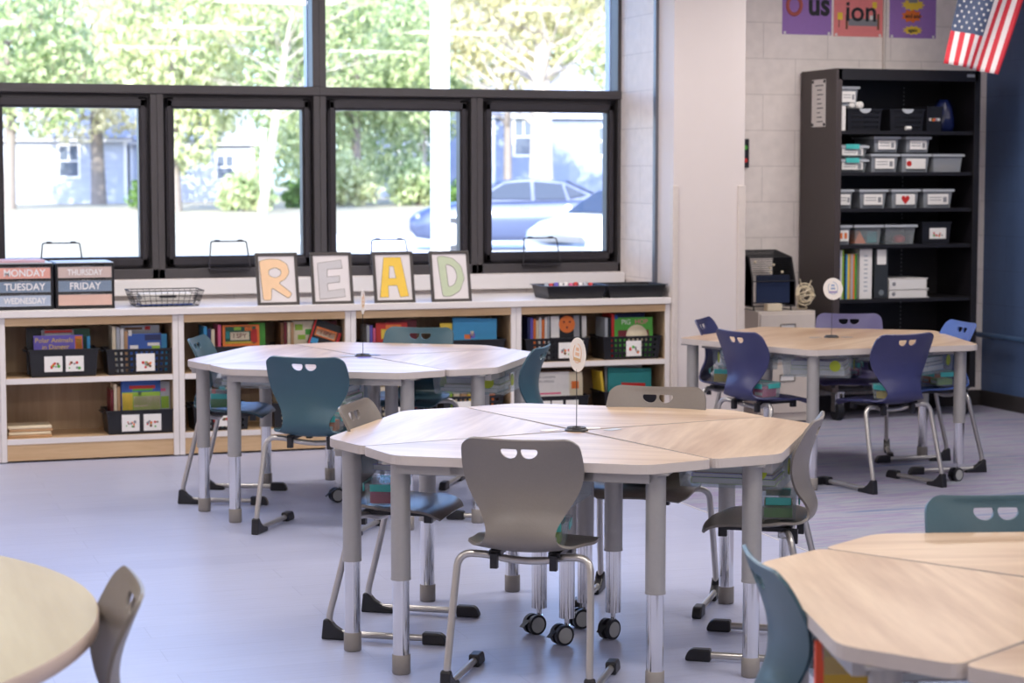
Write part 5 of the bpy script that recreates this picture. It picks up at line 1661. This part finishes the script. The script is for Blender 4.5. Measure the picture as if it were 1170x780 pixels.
# flag: cloth hanging from a short staff on the wall, striped, with a star canton
FLW, FLH = 0.50, 0.95
t = thing('flag', 'striped red and white flag with a starry blue canton hanging over the cabinet corner', 'flag', (0, 0, 0))
vs, fs, mi_ = [], [], []
NU, NV = 26, 20
# hangs from its short edge: stripes run downwards; local u across the 13 stripes, v down
P_TL, P_TR = Vector((7.645, 12.66, 3.12)), Vector((8.02, 12.60, 3.12))
def flag_pt(u, v):
    x = 7.276 + 0.479 * u - 0.151 * v - 0.096 * u * v
    z = 3.062 - 0.628 * v - 0.072 * u
    y = 12.10 + 0.018 * math.sin(u * 9 + v * 2) - 0.01 * v - 0.03 * u
    return Vector((x - 0.0, y, z))
fm_r, fm_w, fm_b = mat('flag red', srgb(205, 52, 66), 0.7), mat('flag white', srgb(232, 222, 222), 0.7), mat('flag blue', srgb(72, 84, 112), 0.7)
m = MB()
for j in range(NV + 1):
    for i in range(NU + 1):
        m.v.append(flag_pt(i / NU, j / NV))
CAN_U, CAN_V = 14, 13
for j in range(NV):
    for i in range(NU):
        k_ = j * (NU + 1) + i
        m.f.append([k_, k_ + NU + 1, k_ + NU + 2, k_ + 1]); m.sm.append(True)
        m.m.append(2 if (i < CAN_U and j < CAN_V) else (0 if (i // 2) % 2 == 0 else 1))
fl = m.build('cloth', [fm_r, fm_w, fm_b], t, solid=0.002)
m = MB()
for r_ in range(11):
    for c_ in range(9):
        if (r_ + c_) % 2: continue
        u, v = (c_ + 1) / 10 * CAN_U / NU, (r_ + 1) / 12 * CAN_V / NV
        p = flag_pt(u, v)
        pts = []
        for q in range(10):
            rad = 0.0125 if q % 2 == 0 else 0.0058
            a = PI / 2 + PI * q / 5
            pts.append((p.x + rad * math.cos(a), p.y - 0.003, p.z + rad * math.sin(a)))
        m.add(pts + [(p.x, p.y - 0.003, p.z)], [(q, (q + 1) % 10, 10) for q in range(10)])
m.build('stars', PAPER, fl)
MB().cyl((7.24, 12.10, 3.075), (8.04, 12.06, 2.972), 0.011).build('staff', mat('wooden staff', srgb(150, 110, 70), 0.5), t)
# handrail on the blue wall
t = thing('hand_rail', 'blue painted pipe rail along the blue wall', 'rail', (0, 0, 0))
RB = mat('blue rail paint', srgb(62, 88, 122), 0.4)
MB().tube([(7.965, 13.0, 0.53), (7.965, 9.0, 0.53)], 0.02, 12).build('pipe', RB, t)
for y_ in (12.9, 11.7, 10.5, 9.3):
    MB().tube([(7.965, y_, 0.53), (8.039, y_, 0.50)], 0.012, 8).build('bracket', RB, t)
t = thing('wall_switch', 'small dark control box with green and red lamps on the wall behind the pier', 'control box', (6.085, Y_B - 0.001, 1.74))
MB().box(-0.05, 0.05, -0.03, 0, 0.0, 0.20).build('case', BLACK_PL, t, bevel=0.004)
MB().cyl((0.02, -0.031, 0.14), (0.02, -0.034, 0.14), 0.016, 12).build('green_lamp', C['green'], t)
MB().cyl((0.02, -0.031, 0.05), (0.02, -0.034, 0.05), 0.016, 12).build('red_lamp', C['red'], t)
# ------------------------------------------------------------------ outdoors
lawn_m = mat('dry pale lawn', srgb(158, 146, 118), 0.9, var=0.18, scale=0.6)
o = MB().box(-60, 140, Y_B + 0.32, 320, -0.3, -0.02).build('ground', lawn_m); o['kind'] = 'structure'
o = MB().box(-60, 140, Y_B + 0.32, 19, -0.0195, -0.012).build('ground_walk', mat('pale concrete', srgb(205, 200, 195), 0.8)); o['kind'] = 'structure'
o = MB().box(11, 60, 34, 56, -0.0195, -0.012).build('ground_parking', MATS['pale concrete']); o['kind'] = 'structure'

LEAF = [leaf_mat('bright green leaves', srgb(120, 142, 88), srgb(214, 220, 176)),  # tree crown colours paled to stand for sky glow and lens veil
        leaf_mat('yellow green leaves', srgb(145, 158, 100), srgb(226, 226, 186)),
        leaf_mat('orange tinged leaves', srgb(165, 160, 110), srgb(232, 222, 186)),
        leaf_mat('dark shrub leaves', srgb(62, 92, 55), srgb(120, 150, 80))]
BARK = mat('grey bark', srgb(120, 110, 102), 0.9, var=0.2, scale=6)
BARK_P = mat('pale bark', srgb(172, 160, 148), 0.8, var=0.1, scale=6)
def crown_mb(blobs, n, size, seed, hollow=0.55):
    rnd = random.Random(seed)
    m = MB()
    tot = sum(b[3] * b[4] * b[5] for b in blobs)
    for (cx, cy, cz, rx, ry, rz_) in blobs:
        k_ = int(n * rx * ry * rz_ / tot)
        for _ in range(k_):
            d_ = Vector((rnd.gauss(0, 1), rnd.gauss(0, 1), rnd.gauss(0, 1))).normalized()
            r_ = rnd.uniform(hollow, 1.0)
            p = Vector((cx + d_.x * rx * r_, cy + d_.y * ry * r_, cz + d_.z * rz_ * r_))
            s_ = size * rnd.uniform(0.6, 1.3)
            E_ = Euler((rnd.uniform(0, PI), rnd.uniform(0, PI), rnd.uniform(0, PI))).to_matrix()
            a = E_ @ Vector((s_, 0, 0)); b = E_ @ Vector((0, s_ * 0.62, 0))
            m.add([p - a, p - b * 0.9 - a * 0.1, p + a, p + b * 0.9 + a * 0.1], [(0, 1, 2, 3)])
    return m
def tree(x, y, label, leaf, trunk_r=0.25, h=7.0, crown=None, n=2200, size=0.21, bark=None, lean=(0, 0), seed=1, branches=7, group='trees across the lawn', spread=3.0):
    rnd = random.Random(seed)
    t = thing('tree', label, 'tree', (x, y, -0.02), 0, group)
    m = MB()
    top = Vector((lean[0], lean[1], h))
    mid = Vector((lean[0] * 0.45 + rnd.uniform(-.15, .15), lean[1] * 0.45, h * 0.5))
    m.tube([(0, 0, 0), mid * 0.5, mid, (mid + top) / 2, top], [trunk_r * 1.2, trunk_r, trunk_r * 0.9, trunk_r * 0.7, trunk_r * 0.45], 10)
    tk = m.build('trunk', bark or BARK, t)
    bm_ = MB()
    for q in range(branches):
        f_ = rnd.uniform(0.45, 0.98)
        p = Vector((0, 0, 0)).lerp(top, f_)
        a = rnd.uniform(0, 2 * PI)
        L = spread * rnd.uniform(0.5, 1.0)
        e = p + Vector((math.cos(a) * L, math.sin(a) * L, L * rnd.uniform(0.3, 0.9)))
        q1 = (p + e) / 2 + Vector((0, 0, rnd.uniform(-.2, .4)))
        bm_.tube([p, q1, e], [trunk_r * 0.2, trunk_r * 0.13, trunk_r * 0.05], 6)
        for w_ in range(3):
            e2 = e + Vector((rnd.uniform(-1, 1), rnd.uniform(-1, 1), rnd.uniform(-0.2, 1))) * L * 0.4
            bm_.tube([q1.lerp(e, 0.3 * w_), e2], [trunk_r * 0.08, trunk_r * 0.03], 5)
    bm_.build('branches', bark or BARK, t)
    if crown:
        crown_mb(crown, int(n * 1.8), size, seed).build('crown', leaf, t)
    return t
tree(8.4, 100, 'leafy tree at the left edge of the view, partly over the white house', LEAF[0], 0.28, 8, [(0, 0, 8.5, 4, 3.5, 4.2), (2.5, 0, 6.5, 2.6, 2.5, 2.2), (-2, 0, 5.5, 2.2, 2.2, 1.8), (1.5, 0, 4.6, 2.2, 2, 1.2)], 3000, seed=2)
tree(14.4, 114, 'grey straight-trunked tree in front of the white house', LEAF[2], 0.38, 9, [(0, 0, 9.5, 4.5, 3.5, 3.8), (-2.5, 0, 6.4, 2.2, 2, 1.4), (2.5, -1, 7, 2, 2, 1.6), (-1.5, -2, 4.6, 3.2, 2, 1.3), (2.0, -2, 5.0, 2.5, 2, 1.3)], 2600, seed=3)
tree(15.2, 93, 'yellow-green tree between the first and second window', LEAF[1], 0.25, 8, [(0, 0, 8.0, 3.6, 3, 4.2), (1.5, 0, 5.0, 2.2, 2, 1.8), (0.3, 0, 3.6, 2.0, 2, 2.0)], 2900, seed=4)
tree(16.9, 82, 'pale leaning tree with bare branches behind the white lamp post', LEAF[1], 0.17, 8.2, [(-1.4, 0, 9.5, 3.0, 2.5, 2.6)], 900, seed=5, bark=BARK_P, lean=(1.3, 0), branches=16, spread=3.6)
tree(21.2, 92, 'thin tree with drooping bare branches right of the lamp post', LEAF[0], 0.2, 8, [(0.5, 0, 9.6, 3.4, 3, 3.0)], 1500, seed=6, branches=12)
tree(27.5, 108, 'bright green tree seen through the third window', LEAF[0], 0.28, 8, [(0, 0, 8.8, 4.6, 3.5, 4.6), (-2, 0, 5.2, 2.8, 2.4, 2.4), (2.5, 0, 6, 2.5, 2.4, 2.6), (0.0, 2, 3.6, 4.5, 2.4, 3.0)], 4600, seed=7)
tree(33.6, 116, 'pair of thin trunks left of the white column, green crown', LEAF[0], 0.22, 8, [(0, 0, 9.0, 4.4, 3.5, 4.0), (1.0, 0, 5.6, 2.5, 2.4, 2.0), (-1.0, 2, 3.4, 3.0, 2.4, 2.6)], 3400, seed=8, bark=BARK_P)
tree(34.8, 104, 'yellow-leaved tree just right of the white column', LEAF[2], 0.22, 8, [(0, 0, 9.4, 4.2, 3.4, 3.6)], 2400, seed=9)
tree(26.1, 74, 'big pale forked tree behind the parked grey car', LEAF[2], 0.46, 7.2, [(0, 0, 9.6, 4.6, 3.5, 3.0)], 1800, seed=10, bark=BARK_P, branches=14, spread=3.2)
tree(40.5, 100, 'yellow-green tree at the right edge of the window view', LEAF[1], 0.25, 8, [(0, 0, 9.6, 5.0, 3.5, 3.8)], 2600, seed=12)
for q, (x, y, li) in enumerate(((8, 150, 0), (18, 155, 1), (27, 152, 0), (37, 156, 0), (47, 150, 1), (57, 155, 2), (67, 150, 1), (0, 150, 1))):
    tree(x, y, 'tall woodland tree in the back row, number %s from the left' % ['two', 'three', 'four', 'five', 'six', 'seven', 'eight', 'one'][q], LEAF[li], 0.4, 13,
         [(0, 0, 12.5, 6.5, 4, 6.5), (-3, -1, 7, 4, 3, 4), (3.5, -1, 6.5, 4, 3, 4), (0, -1, 2.6, 5.5, 3, 3.0)], 3800, 0.30, seed=20 + q, group='woodland trees in the back row', spread=4.5)
def bush(x, y, rx, rz_, label, leaf, n=900, seed=1, size=0.2):
    t = thing('bush', label, 'bush', (x, y, -0.02), 0, 'bushes at the lawn edge')
    crown_mb([(0, 0, rz_ * 0.95, rx, rx * 0.8, rz_), (rx * 0.5, 0, rz_ * 0.6, rx * 0.7, rx * 0.6, rz_ * 0.6), (-rx * 0.5, 0, rz_ * 0.55, rx * 0.7, rx * 0.6, rz_ * 0.55)], n, size, seed, 0.2).build('foliage', leaf, t)
    m = MB()
    for q in range(5):
        a = q * 1.3
        m.tube([(0.1 * math.cos(a), 0.1 * math.sin(a), 0), (rx * 0.4 * math.cos(a), rx * 0.3 * math.sin(a), rz_ * 1.1)], [0.04, 0.015], 5)
    m.build('stems', BARK, t)
bush(18.3, 92.5, 1.25, 0.95, 'bright green bush at the foot of the white lamp post', LEAF[0], 1500, 31)
bush(14.9, 98, 1.1, 0.9, 'dull bush left of the bright green bush', LEAF[3], 700, 32)
bush(22.6, 99, 1.2, 0.8, 'low dark bush right of the lamp post', LEAF[3], 700, 33)
bush(25.6, 104, 2.0, 1.5, 'wide pale shrub seen through the left half of the third window', LEAF[1], 2000, 34)
bush(30.1, 105, 1.6, 1.3, 'pale shrub in the middle of the third window', LEAF[0], 1600, 35)
bush(31.2, 100, 0.9, 0.85, 'dark clipped bush beside the white column', LEAF[3], 900, 36)
bush(37.0, 108, 1.2, 0.8, 'small green bush above the bonnet of the grey car', LEAF[0], 700, 37)
# houses
SIDING = brick_mat('pale grey lap siding', srgb(168, 172, 186), srgb(174, 178, 192), srgb(130, 134, 148), 30, 0.16, 0.01, 0.7, swap=(0, 2, 1), bump=0.6)
SIDING_D = brick_mat('blue grey lap siding', srgb(124, 132, 154), srgb(128, 136, 158), srgb(95, 102, 122), 30, 0.16, 0.01, 0.7, swap=(0, 2, 1), bump=0.6)
ROOF = mat('grey shingle roof', srgb(150, 150, 158), 0.85, var=0.2, scale=3)
def house(name, label, x0, x1, y0, y1, h, ridge, wins, along='x', siding=None):
    t = thing(name, label, 'house', ((x0 + x1) / 2, y0, -0.02))
    w = (x1 - x0) / 2; d = y1 - y0
    m = MB().box(-w, w, 0, d, 0, h)
    if along == 'x':
        m.add([(-w, 0, h), (-w, d, h), (-w, d / 2, ridge), (w, 0, h), (w, d, h), (w, d / 2, ridge)], [(0, 1, 2), (3, 5, 4)])
        r = MB().add([(-w - .4, -.5, h - .2), (w + .4, -.5, h - .2), (w + .4, d / 2, ridge + .1), (-w - .4, d / 2, ridge + .1), (-w - .4, d + .5, h - .2), (w + .4, d + .5, h - .2)], [(0, 1, 2, 3), (3, 2, 5, 4)])
    else:
        m.add([(-w, 0, h), (w, 0, h), (0, 0, ridge), (-w, d, h), (w, d, h), (0, d, ridge)], [(0, 1, 2), (3, 5, 4)])
        r = MB().add([(-w - .5, -.4, h - .25), (0, -.4, ridge + .1), (0, d + .4, ridge + .1), (-w - .5, d + .4, h - .25), (w + .5, -.4, h - .25), (w + .5, d + .4, h - .25)], [(0, 1, 2, 3), (1, 4, 5, 2)])
    m.build('walls', siding or SIDING, t)
    r.build('roof', ROOF, t, solid=0.18)
    MB().box(-w - 0.06, -w + 0.12, -0.05, 0.1, 0, h).build('corner_board', PAINT_W, t)
    MB().box(w - 0.12, w + 0.06, -0.05, 0.1, 0, h).build('corner_board', PAINT_W, t)
    MB().box(-w - 0.3, w + 0.3, -0.45, -0.35, h - 0.35, h - 0.1).build('fascia', PAINT_W, t)
    for (cx, zb, ww, hh) in wins:
        f_ = MB()
        f_.box(cx - ww / 2 - .12, cx + ww / 2 + .12, -0.06, 0.0, zb - .12, zb); f_.box(cx - ww / 2 - .12, cx + ww / 2 + .12, -0.06, 0, zb + hh, zb + hh + .12)
        f_.box(cx - ww / 2 - .12, cx - ww / 2, -0.06, 0, zb, zb + hh); f_.box(cx + ww / 2, cx + ww / 2 + .12, -0.06, 0, zb, zb + hh)
        f_.box(cx - ww / 2, cx + ww / 2, -0.05, -0.01, zb + hh / 2 - .04, zb + hh / 2 + .04)
        f_.box(cx - .03, cx + .03, -0.05, -0.01, zb + hh / 2, zb + hh)
        fo = f_.build('window_frame', PAINT_W, t)
        MB().box(cx - ww / 2, cx + ww / 2, -0.03, -0.02, zb, zb + hh).build('pane', mat('dark house glass', (0.10, 0.12, 0.16), 0.1), fo)
    return t
house('house', 'white-looking sided house across the lawn seen through the left window', 9.2, 16.6, 119, 128, 3.9, 6.3, [(0.45, 1.55, 1.05, 1.75)])
house('house', 'grey house set back at the right of the white sided house', 17.6, 25.0, 124, 133, 3.8, 6.4, [(2.0, 1.4, 1.0, 1.4)])
house('house', 'grey sided house with a gable behind the parked cars', 40.5, 55.0, 124, 134, 5.6, 9.0, [(-5.2, 2.9, 1.2, 2.3), (0.6, 2.9, 1.4, 1.8), (5.0, 2.9, 1.2, 1.8)], siding=SIDING_D)
house('house', 'small white gabled house left of the house behind the cars', 37.6, 41.6, 136, 142, 5.8, 8.2, [(0.0, 2.9, 1.0, 1.6)], along='y', siding=SIDING_D)
# posts
t = thing('porch_column', 'wide white column standing outside, seen between the third window and its right frame', 'column', (6.385, 21.4, -0.02))
MB().lathe([(0.16, 0), (0.16, 0.12), (0.105, 0.16), (0.10, 5.2), (0.15, 5.3), (0.15, 5.4)], 24).build('shaft', PAINT_W, t)
t = thing('lamp_post', 'thin white post on the lawn in front of the bright green bush', 'post', (18.08, 87.3, -0.02))
MB().lathe([(0.14, 0), (0.13, 3.5), (0.16, 3.52), (0.16, 3.6), (0.0, 3.66)], 14).build('shaft', PAINT_W, t)
# cars
def make_car(label, loc, rz, paint):
    t = thing('car', label, 'car', loc, rz)
    W_ = 0.91
    st = [(-2.38, 0.52, 0.86, 0.78), (-2.30, 0.34, 0.98, 0.84), (-1.9, 0.22, 1.03, 0.90), (-1.2, 0.2, 1.00, 0.91), (0, 0.2, 0.97, 0.92), (0.9, 0.2, 0.97, 0.92), (1.35, 0.2, 0.92, 0.90), (1.9, 0.22, 0.84, 0.87), (2.25, 0.26, 0.72, 0.80), (2.40, 0.42, 0.60, 0.70)]
    secs = []
    for x, zb, zt, w_ in st:
        zm = (zb + zt) / 2
        secs.append([(x, -w_ * 0.93, zb), (x, -w_, zb + 0.12), (x, -w_ * 1.0, zm + 0.05), (x, -w_ * 0.965, zt - 0.07), (x, -w_ * 0.86, zt),
                     (x, 0, zt + 0.03), (x, w_ * 0.86, zt), (x, w_ * 0.965, zt - 0.07), (x, w_, zm + 0.05), (x, w_, zb + 0.12), (x, w_ * 0.93, zb)])
    n_ = len(secs[0])
    vs = [p for s_ in secs for p in s_]
    fs = [(j * n_ + i, j * n_ + (i + 1) % n_, (j + 1) * n_ + (i + 1) % n_, (j + 1) * n_ + i) for j in range(len(secs) - 1) for i in range(n_)]
    fs += [tuple(range(n_)), tuple(reversed(range((len(secs) - 1) * n_, len(secs) * n_)))]
    b = MB().add(vs, fs, 0, True)
    b.build('body', paint, t)
    # greenhouse
    g = [(1.15, 0.95), (0.30, 1.38), (-0.35, 1.43), (-1.05, 1.36), (-1.95, 1.0)]
    gw = [0.84, 0.64, 0.62, 0.62, 0.80]
    vs = [(x, -w_, z) for (x, z), w_ in zip(g, gw)] + [(x, w_, z) for (x, z), w_ in zip(g, gw)] + [(-0.35, -0.86, 0.96), (-0.35, 0.86, 0.96)]
    fs = [(0, 5, 6, 1), (1, 6, 7, 2), (2, 7, 8, 3), (3, 8, 9, 4), (0, 1, 2, 3, 4), (9, 8, 7, 6, 5)]
    MB().add(vs[:10], fs, 0, False).build('cabin', paint, t, bevel=0.03)
    gl = mat('car window glass', (0.03, 0.04, 0.06), 0.35, spec=0.15)
    for s_ in (-1, 1):
        def side(x, z):
            f_ = (z - 0.95) / 0.45
            return (x, s_ * (0.865 - 0.215 * f_), z)
        for pl in ([(0.85, 1.02), (0.28, 1.32), (-0.28, 1.36), (-0.30, 1.01)], [(-0.38, 1.01), (-0.36, 1.36), (-0.98, 1.31), (-1.08, 1.02)], [(-1.15, 1.03), (-1.06, 1.29), (-1.52, 1.10)]):
            m = MB().add([side(x, z) for x, z in pl], [tuple(range(len(pl)))])
            m.build('side_window', gl, t, solid=0.012)
        m = MB().lathe([(0, -0.06), (0.09, -0.04), (0.11, 0.0), (0.09, 0.04), (0, 0.06)], 10, M=Matrix.Translation((0.75, s_ * 1.0, 1.03)) @ Matrix.Scale(1.0, 4) @ Matrix.Rotation(PI / 2, 4, 'Y'))
        m.box(0.72, 0.78, min(s_ * 0.86, s_ * 0.95), max(s_ * 0.86, s_ * 0.95), 0.99, 1.02)
        m.build('side_mirror', paint, t)
        m = MB().lathe([(0, 0), (0.13, 0.01), (0.10, 0.06), (0, 0.08)], 12, M=Matrix.Translation((2.16, s_ * 0.66, 0.66)) @ Matrix.Rotation(PI / 2, 4, 'Y') @ Matrix.Diagonal((0.6, 1.2, 1.6, 1)))
        m.build('headlight', CLEAR_GREY, t)
        MB().box(-0.25, -0.05, min(s_ * 0.915, s_ * 0.935), max(s_ * 0.915, s_ * 0.935), 0.80, 0.83).build('door_handle', CHROME, t)
        for x in (1.45, -1.42):
            m = MB().cyl((x, s_ * 0.70, 0.33), (x, s_ * 0.925, 0.33), 0.33, 24, 0)
            m.cyl((x, s_ * 0.925, 0.33), (x, s_ * 0.93, 0.33), 0.21, 20, 1)
            m.build('wheel', [BLACK_PL, MATS['grey wheel hub']], t)
    MB().add([(1.12, -0.74, 0.985), (1.12, 0.74, 0.985), (0.36, 0.58, 1.365), (0.36, -0.58, 1.365)], [(0, 1, 2, 3)]).build('windshield', gl, t, loc=(0.02, 0, 0.015), solid=0.01)
    MB().add([(-1.88, -0.70, 1.035), (-1.88, 0.70, 1.035), (-1.1, 0.56, 1.35), (-1.1, -0.56, 1.35)], [(3, 2, 1, 0)]).build('rear_window', gl, t, loc=(-0.02, 0, 0.015), solid=0.01)
    return t
make_car('grey-blue parked car seen side-on through the right window, its bonnet behind the white column', (14.80, 43.6, -0.012), math.radians(180 - 17), mat('grey blue car paint', srgb(66, 74, 98), 0.3, 0.3, coat=0.3)).scale = (1, 1, 1.13)
make_car('white parked car in front of the grey-blue one, cut off by the right window frame', (14.35, 35.4, -0.012), math.radians(180 + 32), mat('white car paint', srgb(225, 228, 230), 0.3, coat=0.5))
